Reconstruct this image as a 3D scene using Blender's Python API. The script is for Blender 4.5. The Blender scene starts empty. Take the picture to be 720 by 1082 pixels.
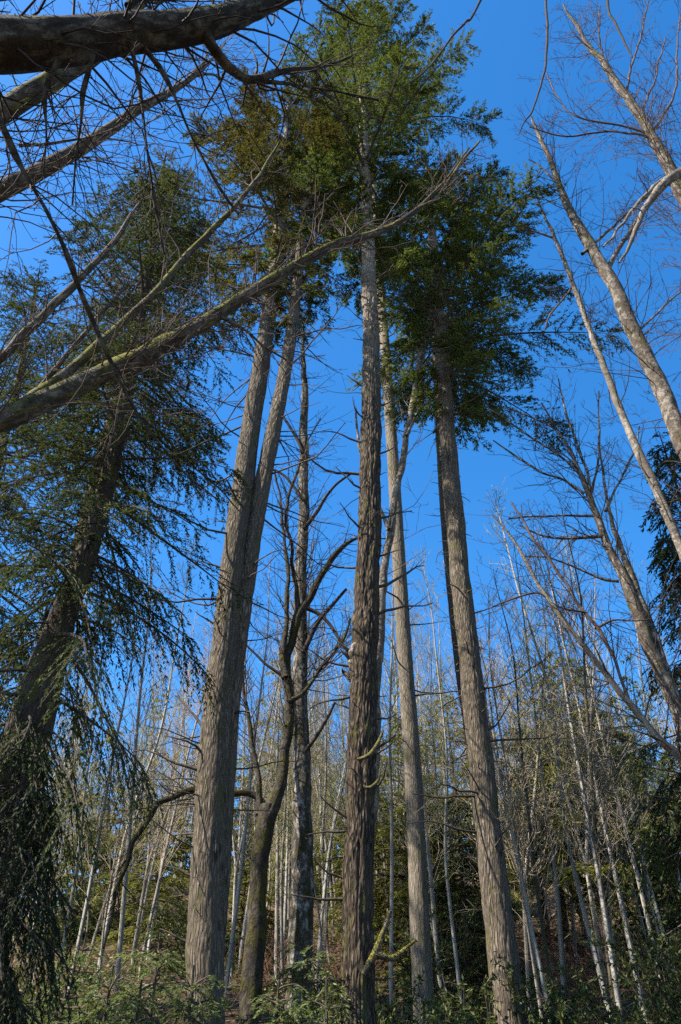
import bpy, math, random
import numpy as np
from mathutils import Vector

S = bpy.context.scene
COL = S.collection
PI = math.pi

# ------------------------------------------------------------------ camera
PITCH = math.radians(39.0)
FPX = 841.0
CAMZ = 1.6
CP, SP = math.cos(PITCH), math.sin(PITCH)

def ray(px, py):
    u = (px - 360.0) / FPX
    v = (541.0 - py) / FPX
    return np.array([u, CP - v * SP, SP + v * CP])

def at(px, py, Y=None, t=None):
    """point of the place seen at photo pixel px,py: on the plane y=Y, or at depth t"""
    d = ray(px, py)
    if t is None:
        t = Y / d[1]
    return np.array([0, 0, CAMZ]) + d * t, t

def to_px(p):
    q = np.asarray(p) - np.array([0, 0, CAMZ])
    dep = q[1] * CP + q[2] * SP
    up = -q[1] * SP + q[2] * CP
    return 360 + FPX * q[0] / dep, 541 - FPX * up / dep, dep

# ------------------------------------------------------------------ noise
def _hash(i, j, k, seed):
    h = (i * 374761393 + j * 668265263 + k * 2147483647 + seed * 974711) & 0xFFFFFFFF
    h = ((h ^ (h >> 13)) * 1274126177) & 0xFFFFFFFF
    h = h ^ (h >> 16)
    return (h & 0xFFFF) / 65535.0

def vnoise(p, seed=0):
    p = np.asarray(p, float)
    i = np.floor(p).astype(np.int64)
    f = p - i
    f = f * f * (3 - 2 * f)
    r = 0
    for a in (0, 1):
        for b in (0, 1):
            for c in (0, 1):
                w = (f[..., 0] if a else 1 - f[..., 0]) * (f[..., 1] if b else 1 - f[..., 1]) * (f[..., 2] if c else 1 - f[..., 2])
                r = r + w * _hash(i[..., 0] + a, i[..., 1] + b, i[..., 2] + c, seed)
    return r * 2 - 1

def hgt(x, y):
    """height of the forest floor"""
    x = np.asarray(x, float); y = np.asarray(y, float)
    t = np.clip((y - 6.0) / 40.0, 0, 1)
    h = 14.5 * t ** 1.2
    h = h + 2.2 * np.clip((y - 46) / 40, 0, 1)
    lf = np.clip((-x - 4) / 22, 0, 1); lf = lf * lf * (3 - 2 * lf)
    h = h * (1 - 0.38 * lf)
    q = np.stack([x * .16, y * .16, 0 * x], -1)
    h = h + .35 * vnoise(q, 5) + .12 * vnoise(q * 3.1, 6)
    return h

def nrm(v):
    v = np.asarray(v, float)
    return v / np.maximum(np.linalg.norm(v, axis=-1, keepdims=True), 1e-9)

# ------------------------------------------------------------------ mesh builder
class MB:
    def __init__(s):
        s.tubes = {}; s.V = []; s.F = []; s.B = []; s.T = []; s.M = []; s.n = 0
    def tube(s, path, rad, seg=4, mat=0, tint=.5):
        path = np.asarray(path, float); rad = np.asarray(rad, float)
        s.tubes.setdefault((len(path), seg, mat), []).append((path, rad, tint))
    def raw(s, V, F, B=None, tint=None, mat=0):
        """V (n,3), F (m,4) quads"""
        V = np.asarray(V, float)
        s.V.append(V); s.F.append(np.asarray(F, np.int64) + s.n)
        s.B.append(V if B is None else B)
        s.T.append(np.full(len(V), .5) if tint is None else tint)
        s.M.append(np.full(len(F), mat)); s.n += len(V)
    def quads(s, base, d, side, L, W, tint, mat=0, mid=.45, bend=None):
        """small leaf shaped quads"""
        N = len(base)
        L = np.broadcast_to(L, (N,))[:, None]; W = np.broadcast_to(W, (N,))[:, None]
        m = base + d * L * mid
        if bend is not None: m = m + bend
        V = np.stack([base, m + side * W * .5, base + d * L, m - side * W * .5], 1).reshape(-1, 3)
        F = np.arange(N * 4).reshape(N, 4)
        s.raw(V, F, tint=np.repeat(np.broadcast_to(tint, (N,)), 4), mat=mat)
    def flush(s, disp=None):
        for (n, seg, mat), lst in s.tubes.items():
            P = np.stack([a for a, _, _ in lst]); R = np.stack([b for _, b, _ in lst])
            tt = np.array([c for _, _, c in lst])
            N = len(P)
            T = np.empty_like(P)
            T[:, 1:-1] = P[:, 2:] - P[:, :-2]; T[:, 0] = P[:, 1] - P[:, 0]; T[:, -1] = P[:, -1] - P[:, -2]
            T = nrm(T)
            mt = nrm(P[:, -1] - P[:, 0])
            ref = np.where(np.abs(mt[:, 1:2]) < .75, np.array([[0, 1., 0]]), np.array([[1., 0, 0]]))
            ref = np.broadcast_to(ref[:, None, :], P.shape)
            U = nrm(ref - (ref * T).sum(-1, keepdims=True) * T)
            W = np.cross(T, U)
            th = np.arange(seg) / seg * 2 * PI
            c, sn = np.cos(th), np.sin(th)
            dirs = U[:, :, None, :] * c[None, None, :, None] + W[:, :, None, :] * sn[None, None, :, None]
            sl = np.concatenate([np.zeros((N, 1)), np.cumsum(np.linalg.norm(np.diff(P, axis=1), axis=-1), 1)], 1)
            r0 = R.max(1)
            B = np.empty((N, n, seg, 3))
            B[..., 0] = r0[:, None, None] * c; B[..., 1] = r0[:, None, None] * sn; B[..., 2] = sl[:, :, None]
            off = (np.arange(N) * 7.31)[:, None, None]
            RR = np.broadcast_to(R[:, :, None], (N, n, seg)).copy()
            if disp is not None and n > 8: RR = RR + disp(B, R)
            B[..., 2] += off
            V = P[:, :, None, :] + dirs * RR[..., None]
            V = V.reshape(-1, 3)
            idx = np.arange(N * n * seg).reshape(N, n, seg)
            a = idx[:, :-1, :]; b = idx[:, 1:, :]
            F = np.stack([a, np.roll(a, -1, 2), np.roll(b, -1, 2), b], -1).reshape(-1, 4)
            s.raw(V, F, B.reshape(-1, 3), np.repeat(tt, n * seg), mat)
        s.tubes = {}
    def build(s, name, mats, parent=None, smooth=True, disp=None, origin=None):
        s.flush(disp)
        me = bpy.data.meshes.new(name)
        V = np.concatenate(s.V); F = np.concatenate(s.F)
        org = np.zeros(3)
        if parent is not None and parent.name in ROOTLOC: org = ROOTLOC[parent.name]
        if origin is not None: org = np.asarray(origin, float)
        V = V - org
        me.vertices.add(len(V)); me.vertices.foreach_set('co', V.astype(np.float32).ravel())
        me.loops.add(F.size); me.loops.foreach_set('vertex_index', F.astype(np.int32).ravel())
        me.polygons.add(len(F))
        me.polygons.foreach_set('loop_start', np.arange(0, F.size, 4, dtype=np.int32))
        me.polygons.foreach_set('loop_total', np.full(len(F), 4, np.int32))
        mats = mats if isinstance(mats, (list, tuple)) else [mats]
        for m in mats: me.materials.append(m)
        me.polygons.foreach_set('material_index', np.concatenate(s.M).astype(np.int32))
        me.polygons.foreach_set('use_smooth', np.full(len(F), bool(smooth)))
        a = me.attributes.new('bk', 'FLOAT_VECTOR', 'POINT'); a.data.foreach_set('vector', np.concatenate(s.B).astype(np.float32).ravel())
        a = me.attributes.new('tint', 'FLOAT', 'POINT'); a.data.foreach_set('value', np.concatenate(s.T).astype(np.float32))
        me.update(calc_edges=True)
        me.validate()
        o = bpy.data.objects.new(name, me); COL.objects.link(o)
        if name == 'moss': o['kind'] = 'stuff'
        if parent is not None: o.parent = parent
        if origin is not None: o.location = org
        return o

ROOTLOC = {}      # a child mesh is written relative to its thing's Empty
def tag(o, label=None, cat=None, group=None, kind=None):
    if label: o['label'] = label
    if cat: o['category'] = cat
    if group: o['group'] = group
    if kind: o['kind'] = kind
    return o

def empty(name, loc, label, cat, group=None):
    o = bpy.data.objects.new(name, None); COL.objects.link(o)
    o.empty_display_size = .3
    o.location = tuple(float(v) for v in loc)
    ROOTLOC[o.name] = np.asarray(loc, float)
    return tag(o, label, cat, group)

def copy_tree(o, parent=None):
    c = o.copy(); COL.objects.link(c)
    if parent is not None: c.parent = parent
    for ch in [k for k in bpy.data.objects if k.parent is o]:
        copy_tree(ch, c)
    return c

# ------------------------------------------------------------------ curves
def catmull(P, step):
    P = np.asarray(P, float)
    Q = np.vstack([2 * P[0] - P[1], P, 2 * P[-1] - P[-2]])
    out = []
    for i in range(1, len(Q) - 2):
        a, b, c, d = Q[i - 1], Q[i], Q[i + 1], Q[i + 2]
        k = max(2, int(np.linalg.norm((c - b)[:3]) / step))
        t = np.linspace(0, 1, k, endpoint=False)[:, None]
        out.append(.5 * ((2 * b) + (-a + c) * t + (2 * a - 5 * b + 4 * c - d) * t * t + (-a + 3 * b - 3 * c + d) * t ** 3))
    out.append(Q[-2][None])
    return np.vstack(out)

def px_path(pts, Y=None, step=.12, to_ground=False, base=None, taper_top=True, jitter=0, seed=0):
    """pts: (px, py, width in px[, Y or ('t', depth)]) from the foot up -> (n,3) path and radii"""
    W = []
    for q in pts:
        yy = q[3] if len(q) > 3 else Y
        if isinstance(yy, tuple): p, t = at(q[0], q[1], t=yy[1])
        else: p, t = at(q[0], q[1], Y=yy)
        W.append(np.append(p, q[2] * .5 / FPX * t))
    W = np.array(W)
    if base is not None:
        bx, by, br = base
        bz = float(hgt(bx, by)) - .2
        mid = W[0] + (W[0] - W[1]) / np.linalg.norm((W[0] - W[1])[:3]) * 1.6
        mid[3] = .5 * (W[0][3] + br)
        q = np.array([bx, by, bz, br])
        m2 = .5 * (mid + q); m2[2] = .62 * mid[2]; m2[:2] = .3 * mid[:2] + .7 * q[:2]
        W = np.vstack([q, m2, mid, W])
    elif to_ground:
        d = W[0] - W[1]; d = d / max(abs(d[2]), .2)
        z0 = W[0][2]
        for _ in range(3):
            g = float(hgt(*(W[0] + d * max(0, (W[0][2] - z0 * 0 - 0)) * 0)[:2]))
        k = 0.0
        while k < 20:
            p = W[0] + d * k
            if p[2] < float(hgt(p[0], p[1])) - .25: break
            k += .1
        p = W[0] + d * k
        p[3] = W[0][3] * (1.12 + .02 * k)
        W = np.vstack([p, W]) if k > .05 else W
    C = catmull(W, step)
    path, rad = C[:, :3].copy(), np.maximum(C[:, 3], .003)
    if jitter:
        n = len(path); s = np.arange(n) * step
        for a in range(3):
            path[:, a] += jitter * vnoise(np.stack([s * .9, s * 0 + a * 9.7, s * 0 + seed], -1), seed) * (0.35 + np.arange(n) / n)
            path[:, a] += .45 * jitter * vnoise(np.stack([s * 3.1, s * 0 + a * 5.3, s * 0 + seed], -1), seed + 9)
        rad *= 1 + min(.09, 1.2 * jitter + .02) * vnoise(np.stack([s * 2.3, s * 0, s * 0 + seed], -1), seed + 3)
    return path, rad

def trunk_disp(amp, kind):
    def f(B, R):
        b = B.copy()
        if kind == 'fir':
            q = np.stack([b[..., 0] * 13, b[..., 1] * 13, b[..., 2] * 2.6], -1)
            n1 = vnoise(q, 11)
            n2 = vnoise(q * np.array([2.1, 2.1, 3.0]), 12)
            n3 = vnoise(b * np.array([3, 3, .7]), 13)
            d = -1.1 * (1 - np.abs(n1)) ** 5 + .25 * n2 + .5 * n3
        else:
            d = .8 * vnoise(b * np.array([6, 6, 1.6]), 21) + .45 * vnoise(b * np.array([14, 14, 9]), 22) + 1.6 * np.clip(vnoise(b * np.array([5, 5, 3.2]), 23) - .5, 0, 1)
        return d * amp * np.clip(R[:, :, None] / R.max(), .25, 1)
    return f

# ------------------------------------------------------------------ materials
def new_mat(name):
    m = bpy.data.materials.new(name); m.use_nodes = True
    nt = m.node_tree; nt.nodes.clear()
    return m, nt
def nd(nt, typ, **kw):
    n = nt.nodes.new(typ)
    for k, v in kw.items():
        if k.startswith('i_'):
            n.inputs[k[2:].replace('_', ' ')].default_value = v
        else: setattr(n, k, v)
    return n
def ramp(nt, fac, stops, interp='LINEAR'):
    r = nd(nt, 'ShaderNodeValToRGB'); cr = r.color_ramp; cr.interpolation = interp
    while len(cr.elements) > 1: cr.elements.remove(cr.elements[-1])
    cr.elements[0].position = stops[0][0]; cr.elements[0].color = col(stops[0][1])
    for p, c in stops[1:]:
        e = cr.elements.new(p); e.color = col(c)
    nt.links.new(fac, r.inputs['Fac']); return r.outputs['Color']
def col(c):
    if isinstance(c, (int, float)): c = (c, c, c)
    return (c[0], c[1], c[2], 1)
def mix(nt, fac, a, b, mode='MIX'):
    m = nd(nt, 'ShaderNodeMix', data_type='RGBA', blend_type=mode)
    for sock, v in ((m.inputs[0], fac), (m.inputs[6], a), (m.inputs[7], b)):
        if hasattr(v, 'is_linked'): nt.links.new(v, sock)
        else: sock.default_value = v if isinstance(v, (int, float)) else col(v)
    return m.outputs[2]
def coords(nt, scale, attr='bk'):
    a = nd(nt, 'ShaderNodeAttribute', attribute_name=attr)
    mp = nd(nt, 'ShaderNodeMapping'); mp.inputs['Scale'].default_value = scale
    nt.links.new(a.outputs['Vector'], mp.inputs['Vector']); return mp.outputs['Vector']
def noise(nt, vec, scale, detail=5, rough=.6, dist=0):
    n = nd(nt, 'ShaderNodeTexNoise'); n.inputs['Scale'].default_value = scale
    n.inputs['Detail'].default_value = detail; n.inputs['Roughness'].default_value = rough
    n.inputs['Distortion'].default_value = dist
    if vec is not None: nt.links.new(vec, n.inputs['Vector'])
    return n.outputs['Fac']
def math_(nt, op, a, b=0.0):
    m = nd(nt, 'ShaderNodeMath', operation=op)
    for k, v in ((0, a), (1, b)):
        if hasattr(v, 'is_linked'): nt.links.new(v, m.inputs[k])
        else: m.inputs[k].default_value = v
    return m.outputs[0]
def finish(nt, color, rough=.9, height=None, bump=.5, dist=.02, spec=.15):
    p = nd(nt, 'ShaderNodeBsdfPrincipled'); o = nd(nt, 'ShaderNodeOutputMaterial')
    if hasattr(color, 'is_linked'): nt.links.new(color, p.inputs['Base Color'])
    else: p.inputs['Base Color'].default_value = col(color)
    p.inputs['Roughness'].default_value = rough
    p.inputs['Specular IOR Level'].default_value = spec
    if height is not None:
        b = nd(nt, 'ShaderNodeBump'); b.inputs['Strength'].default_value = bump; b.inputs['Distance'].default_value = dist
        nt.links.new(height, b.inputs['Height']); nt.links.new(b.outputs['Normal'], p.inputs['Normal'])
    nt.links.new(p.outputs[0], o.inputs['Surface'])
    return p

def up_mask(nt, lo, hi):
    g = nd(nt, 'ShaderNodeNewGeometry'); sx = nd(nt, 'ShaderNodeSeparateXYZ'); nt.links.new(g.outputs['Normal'], sx.inputs[0])
    r = nd(nt, 'ShaderNodeMapRange'); r.inputs['From Min'].default_value = lo; r.inputs['From Max'].default_value = hi
    nt.links.new(sx.outputs['Z'], r.inputs['Value']); return r.outputs['Result']

def bark_fir(name, hi, mid, lo, furrow=1.0, moss=.0, pale_top=None):
    m, nt = new_mat(name)
    v = coords(nt, (1, 1, .27))
    vo = nd(nt, 'ShaderNodeTexVoronoi', feature='DISTANCE_TO_EDGE'); vo.inputs['Scale'].default_value = 15
    wob = noise(nt, coords(nt, (1, 1, .5)), 6, 3)
    vm = nd(nt, 'ShaderNodeVectorMath', operation='ADD'); nt.links.new(v, vm.inputs[0])
    cx = nd(nt, 'ShaderNodeCombineXYZ')
    for k in range(2): nt.links.new(math_(nt, 'MULTIPLY', wob, .07), cx.inputs[k])
    nt.links.new(cx.outputs[0], vm.inputs[1]); nt.links.new(vm.outputs[0], vo.inputs['Vector'])
    edge = vo.outputs['Distance']
    n1 = noise(nt, coords(nt, (1, 1, .34)), 22, 8, .72, .5)
    n2 = noise(nt, coords(nt, (1, 1, .8)), 2.2, 4, .6)
    n3 = noise(nt, coords(nt, (1, 1, 2.2)), 30, 5, .7)
    ef = ramp(nt, edge, [(0, 0), (.08, .12), (.22, .7), (.4, 1)])
    h = math_(nt, 'ADD', math_(nt, 'MULTIPLY', ef, .6 * furrow), math_(nt, 'MULTIPLY', n1, .5))
    c = ramp(nt, n1, [(.3, lo), (.48, mid), (.66, hi), (.8, tuple(min(1, x * 1.25) for x in hi))])
    c = mix(nt, math_(nt, 'MULTIPLY', math_(nt, 'SUBTRACT', 1.0, ef), .95 * furrow), c, tuple(x * .3 for x in lo))
    c = mix(nt, ramp(nt, n2, [(.45, 0), (.62, .4)]), c, tuple(x * .8 for x in mid))
    kv = nd(nt, 'ShaderNodeTexVoronoi', feature='F1'); kv.inputs['Scale'].default_value = 1.0
    nt.links.new(coords(nt, (3.2, 3.2, 1.7)), kv.inputs['Vector'])
    c = mix(nt, ramp(nt, kv.outputs['Distance'], [(.10, .85), (.20, 0)]), c, tuple(x * .5 for x in lo))
    n5 = noise(nt, coords(nt, (1, 1, .30)), 2.2, 5, .65, .6)
    c = mix(nt, ramp(nt, n5, [(.47, 0), (.60, .65)]), c, tuple(.6 * a + .4 * b for a, b in zip(lo, mid)))
    # pale lichen flecks
    c = mix(nt, ramp(nt, n3, [(.62, 0), (.70, .5)]), c, (.24, .24, .20))
    if pale_top:
        a = nd(nt, 'ShaderNodeAttribute', attribute_name='bk'); sx = nd(nt, 'ShaderNodeSeparateXYZ'); nt.links.new(a.outputs['Vector'], sx.inputs[0])
        r = nd(nt, 'ShaderNodeMapRange'); r.inputs['From Min'].default_value = pale_top[0]; r.inputs['From Max'].default_value = pale_top[1]
        nt.links.new(sx.outputs['Z'], r.inputs['Value'])
        bands = noise(nt, coords(nt, (.3, .3, 2.0)), 3.2, 4, .65)
        up = ramp(nt, bands, [(.36, (.12, .085, .06)), (.47, (.27, .22, .165)), (.6, (.34, .29, .23)), (.74, (.17, .16, .12))])
        f = math_(nt, 'MULTIPLY', r.outputs['Result'], ramp(nt, n1, [(.36, .45), (.5, .9)]))
        c = mix(nt, f, c, up)
    if moss:
        mk = ramp(nt, noise(nt, coords(nt, (1, 1, .45)), 4.5, 5, .65), [(.56 - .1 * moss, 0), (.66 - .1 * moss, 1)])
        c = mix(nt, math_(nt, 'MULTIPLY', mk, min(1, .5 + moss)), c, (.085, .085, .022))
    finish(nt, c, .95, h, 1.0, .05)
    return m

def bark_smooth(name, pale, grey, dark, band=.55, moss=.0, mosscol=(.10, .105, .02)):
    """alder and maple bark: smooth, blotched with lichen, a little moss"""
    m, nt = new_mat(name)
    n1 = noise(nt, coords(nt, (1, 1, 1.1)), 7, 7, .68, .3)
    n2 = noise(nt, coords(nt, (1, 1, .55)), 1.7, 5, .6)
    n3 = noise(nt, coords(nt, (.8, .8, 5.5)), 9, 4, .6)
    n4 = noise(nt, coords(nt, (1, 1, .8)), 4.5, 3, .5, .6)
    c = ramp(nt, n1, [(.34, dark), (.46, grey), (.58, pale), (.72, tuple(min(.8, x * 1.15) for x in pale))])
    c = mix(nt, ramp(nt, n4, [(.52, 0), (.56, .8)]), c, tuple(.35 * a + .65 * b for a, b in zip(grey, dark)))
    c = mix(nt, ramp(nt, n3, [(.55, 0), (.68, band)]), c, tuple(x * .7 for x in dark))
    c = mix(nt, ramp(nt, n2, [(.44, 0), (.6, .75)]), c, tuple(.5 * (x + y) for x, y in zip(grey, dark)))
    if moss:
        mk = math_(nt, 'ADD', noise(nt, coords(nt, (1, 1, .6)), 3.2, 6, .65), math_(nt, 'MULTIPLY', up_mask(nt, -.6, .9), .22))
        mk = ramp(nt, mk, [(.70 - .3 * moss, 0), (.80 - .3 * moss, 1)])
        mc = ramp(nt, noise(nt, coords(nt, (1, 1, 1)), 40, 4, .7), [(.35, tuple(x * .4 for x in mosscol)), (.65, mosscol)])
        c = mix(nt, mk, c, mc)
        h = math_(nt, 'ADD', math_(nt, 'MULTIPLY', mk, .6), n1)
    else: h = math_(nt, 'ADD', n1, math_(nt, 'MULTIPLY', n3, .5))
    finish(nt, c, .9, h, 1.0, .035)
    return m

def plain(name, a, b, scale=9, rough=.85):
    m, nt = new_mat(name)
    c = ramp(nt, noise(nt, coords(nt, (1, 1, .6)), scale, 4, .65), [(.35, a), (.65, b)])
    finish(nt, c, rough)
    return m

def leaf_mat(name, dark, lightc, trans=.35, rough=.55, dead=None, spec=.12):
    m, nt = new_mat(name)
    a = nd(nt, 'ShaderNodeAttribute', attribute_name='tint')
    c = ramp(nt, a.outputs['Fac'], [(.0, dark), (.8, lightc)] + ([(.93, lightc), (.96, dead)] if dead else []))
    tc = nd(nt, 'ShaderNodeTexCoord')
    c = mix(nt, ramp(nt, noise(nt, tc.outputs['Object'], 1.1, 3), [(.42, 0), (.66, .45)]), c, tuple(.75 * x for x in dark))
    p = nd(nt, 'ShaderNodeBsdfPrincipled'); p.inputs['Roughness'].default_value = rough; p.inputs['Specular IOR Level'].default_value = spec
    nt.links.new(c, p.inputs['Base Color'])
    t = nd(nt, 'ShaderNodeBsdfTranslucent'); nt.links.new(mix(nt, 1.0, c, (1.0, 1.0, .55), 'MULTIPLY'), t.inputs['Color'])
    ms = nd(nt, 'ShaderNodeMixShader'); ms.inputs[0].default_value = trans
    nt.links.new(p.outputs[0], ms.inputs[1]); nt.links.new(t.outputs[0], ms.inputs[2])
    o = nd(nt, 'ShaderNodeOutputMaterial'); nt.links.new(ms.outputs[0], o.inputs['Surface'])
    return m

M = {}
def k_(f, *cs): return [tuple(f * x for x in c) for c in cs]
M['fir'] = bark_fir('fir_bark', *k_(0.72, (.33, .255, .18), (.175, .130, .093), (.042, .030, .022)), 1.0, .1, (13.0, 19.0))
M['fir_smooth'] = bark_fir('slim_fir_bark', *k_(0.80, (.37, .32, .25), (.25, .21, .16), (.085, .068, .05)), .35, .15, (14, 24))
M['twin'] = bark_fir('twin_fir_bark', *k_(0.78, (.38, .315, .235), (.24, .192, .14), (.078, .058, .042)), .75, .1, (17.0, 27.0))
M['hemlock'] = bark_fir('hemlock_bark', *k_(0.70, (.24, .195, .15), (.14, .11, .085), (.05, .04, .03)), .5, .3)
M['alder'] = bark_smooth('alder_bark', *k_(.74, (.42, .37, .30), (.25, .21, .16), (.085, .066, .05)), .5, .0)
M['alder_blotch'] = bark_smooth('blotched_alder_bark', *k_(.74, (.34, .295, .24), (.155, .122, .09), (.045, .034, .025)), .6, .15)
M['mottled'] = bark_smooth('mottled_bark', *k_(0.72, (.42, .38, .33), (.13, .11, .085), (.035, .028, .02)), .5, .35, (.06, .055, .018))
M['maple'] = bark_smooth('maple_bark', *k_(0.55, (.15, .125, .095), (.085, .068, .05), (.03, .024, .018)), .4, .42, (.095, .082, .02))
M['mossy'] = bark_smooth('mossy_alder_bark', *k_(.74, (.25, .215, .165), (.115, .092, .066), (.032, .025, .018)), .5, .55, (.19, .175, .035))
M['overhead'] = bark_smooth('overhead_bark', *k_(.74, (.17, .145, .11), (.062, .05, .036), (.024, .018, .013)), .6, .3, (.12, .125, .03))
M['white'] = bark_smooth('white_sapling_bark', *k_(.74, (.58, .55, .48), (.40, .37, .32), (.16, .135, .105)), .45, .0)
M['grey'] = bark_smooth('grey_sapling_bark', *k_(.95, (.40, .37, .32), (.26, .23, .19), (.10, .085, .065)), .5, .0)
M['dark'] = bark_smooth('dark_sapling_bark', *k_(.95, (.16, .135, .105), (.09, .073, .055), (.04, .032, .024)), .4, .2)
M['twig'] = plain('twig_bark', (.055, .038, .032), (.12, .085, .068))
M['twig_dark'] = plain('dark_twig_bark', (.022, .016, .013), (.060, .045, .036))
M['twig_pale'] = plain('pale_twig_bark', (.13, .105, .08), (.25, .21, .17))
M['twig_tan'] = plain('tan_twig_bark', (.19, .15, .10), (.36, .295, .205))
M['twig_green'] = plain('mossy_twig_bark', (.16, .155, .055), (.31, .285, .115))
M['deadwood'] = plain('dead_branch_bark', (.035, .026, .020), (.115, .092, .07), 14)
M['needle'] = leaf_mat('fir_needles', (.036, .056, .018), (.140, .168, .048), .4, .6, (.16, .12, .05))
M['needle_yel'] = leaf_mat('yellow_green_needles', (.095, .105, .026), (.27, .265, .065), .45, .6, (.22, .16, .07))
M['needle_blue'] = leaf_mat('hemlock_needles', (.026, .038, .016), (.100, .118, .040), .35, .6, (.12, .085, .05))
M['needle_brown'] = leaf_mat('brown_tinged_needles', (.045, .044, .015), (.135, .118, .036), .35, .6, (.19, .12, .075))
M['needle_dark'] = leaf_mat('dark_cedar_sprays', (.014, .022, .010), (.050, .062, .024), .25, .6, (.10, .075, .045))
M['cedar'] = leaf_mat('cedar_sprays', (.075, .10, .036), (.22, .26, .11), .4, .5)
M['shrub'] = leaf_mat('shrub_leaves', (.034, .052, .017), (.135, .160, .050), .3, .6, None, .15)
M['mossleaf'] = leaf_mat('moss_tufts', (.030, .031, .008), (.125, .115, .026), .2, .9)
M['litter'] = leaf_mat('dead_leaves', (.10, .06, .032), (.36, .25, .15), .15, .85)
M['bramble'] = plain('bramble_stems', (.11, .055, .038), (.22, .12, .08))

def ground_mat():
    m, nt = new_mat('forest_floor')
    tc = nd(nt, 'ShaderNodeTexCoord')
    n1 = noise(nt, tc.outputs['Object'], .35, 6, .65)
    n2 = noise(nt, tc.outputs['Object'], 9, 8, .75)
    n3 = noise(nt, tc.outputs['Object'], 1.6, 6, .7)
    c = ramp(nt, n2, [(.3, (.030, .020, .012)), (.5, (.14, .092, .055)), (.68, (.28, .195, .12)), (.8, (.38, .285, .19))])
    g = ramp(nt, n2, [(.35, (.022, .028, .010)), (.7, (.085, .092, .028))])
    c = mix(nt, ramp(nt, n3, [(.5, 0), (.6, .75)]), c, g)
    c = mix(nt, ramp(nt, n1, [(.42, 0), (.62, .6)]), c, (.06, .042, .026))
    finish(nt, c, .95, n2, 1.0, .12)
    return m
M['ground'] = ground_mat()

# ------------------------------------------------------------------ world, sun, camera
SUN_AZ_L = math.radians(20)      # sun stands to the left, this far round towards the camera
SUN_EL = math.radians(46)
sd = np.array([-math.cos(SUN_AZ_L) * math.cos(SUN_EL), -math.sin(SUN_AZ_L) * math.cos(SUN_EL), math.sin(SUN_EL)])
w = bpy.data.worlds.new('World'); S.world = w; w.use_nodes = True
nt = w.node_tree; nt.nodes.clear()
sky = nt.nodes.new('ShaderNodeTexSky'); sky.sky_type = 'NISHITA'; sky.sun_disc = False
sky.sun_elevation = SUN_EL
sky.sun_rotation = math.atan2(sd[0], sd[1])
sky.altitude = 300; sky.air_density = 1.0; sky.dust_density = .6; sky.ozone_density = 3.5
hs = nt.nodes.new('ShaderNodeHueSaturation'); hs.inputs['Saturation'].default_value = 1.32
bg = nt.nodes.new('ShaderNodeBackground'); bg.inputs['Strength'].default_value = .126
wo = nt.nodes.new('ShaderNodeOutputWorld')
nt.links.new(sky.outputs[0], hs.inputs['Color']); nt.links.new(hs.outputs[0], bg.inputs['Color']); nt.links.new(bg.outputs[0], wo.inputs['Surface'])
L = bpy.data.lights.new('sun', 'SUN'); L.energy = 5.0; L.angle = math.radians(.53); L.color = (1, .93, .82)
lo = bpy.data.objects.new('sun', L); COL.objects.link(lo)
lo.rotation_euler = Vector((-sd[0], -sd[1], -sd[2])).to_track_quat('-Z', 'Y').to_euler()
lo.location = (-20, -10, 40)

cd = bpy.data.cameras.new('camera'); cam = bpy.data.objects.new('camera', cd); COL.objects.link(cam)
cam.location = (0, 0, CAMZ); cam.rotation_euler = (math.radians(90) + PITCH, 0, 0)
cd.sensor_fit = 'VERTICAL'; cd.sensor_height = 36; cd.lens = 36 * FPX / 1082
cd.clip_start = .05; cd.clip_end = 2000
S.camera = cam
S.view_settings.view_transform = 'Standard'; S.view_settings.look = 'None'
S.view_settings.exposure = 1.4; S.view_settings.gamma = 1; S.view_settings.use_curve_mapping = False
S.cycles.max_bounces = 5; S.cycles.diffuse_bounces = 3; S.cycles.glossy_bounces = 2; S.cycles.transmission_bounces = 3
S.cycles.transparent_max_bounces = 4
S.cycles.use_denoising = False
S.render.use_persistent_data = False

# ------------------------------------------------------------------ growth
def bpath(rng, p, d, L, n, wander, up):
    pts = [np.array(p, float)]; d = nrm(d)
    for i in range(n):
        d = nrm(d + rng.normal(0, wander, 3) + np.array([0, 0, up]))
        pts.append(pts[-1] + d * L / n)
    return np.array(pts), d

def side_dir(rng, d, ang):
    a = nrm(np.cross(d, rng.normal(size=3)))
    return nrm(np.asarray(d) * math.cos(ang) + a * math.sin(ang))

def grow(mb, rng, p, d, L, r, depth, dens=3.0, wander=.12, up=.03, ratio=.5, mat=0, seg=4, rmin=.003, n=None):
    n = n or (6 if L > .8 else 4)
    path, _ = bpath(rng, p, d, L, n, wander, up)
    rad = np.linspace(r, max(r * .3, rmin), n + 1)
    mb.tube(path, rad, seg if r > .012 else 3, mat)
    if depth <= 0: return
    k = max(1, int(L * dens + rng.random()))
    for _ in range(k):
        s = .15 + .85 * rng.random() ** .8
        f = s * n; i = min(int(f), n - 1); f -= i
        q = path[i] * (1 - f) + path[i + 1] * f
        t = nrm(path[i + 1] - path[i])
        l2 = L * ratio * (1.15 - .75 * s) * rng.uniform(.55, 1.25)
        r2 = max(rmin, min(.5 * (r * (1 - .7 * s)), .005 + .003 * depth))
        grow(mb, rng, q, side_dir(rng, t, rng.uniform(.5, 1.05)), l2, r2, depth - 1, dens * 1.35, wander * 1.1, up, ratio, mat, seg, rmin)

def along(path, s):
    f = s * (len(path) - 1); i = min(int(f), len(path) - 2); f -= i
    return path[i] * (1 - f) + path[i + 1] * f, nrm(path[i + 1] - path[i])

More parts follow.
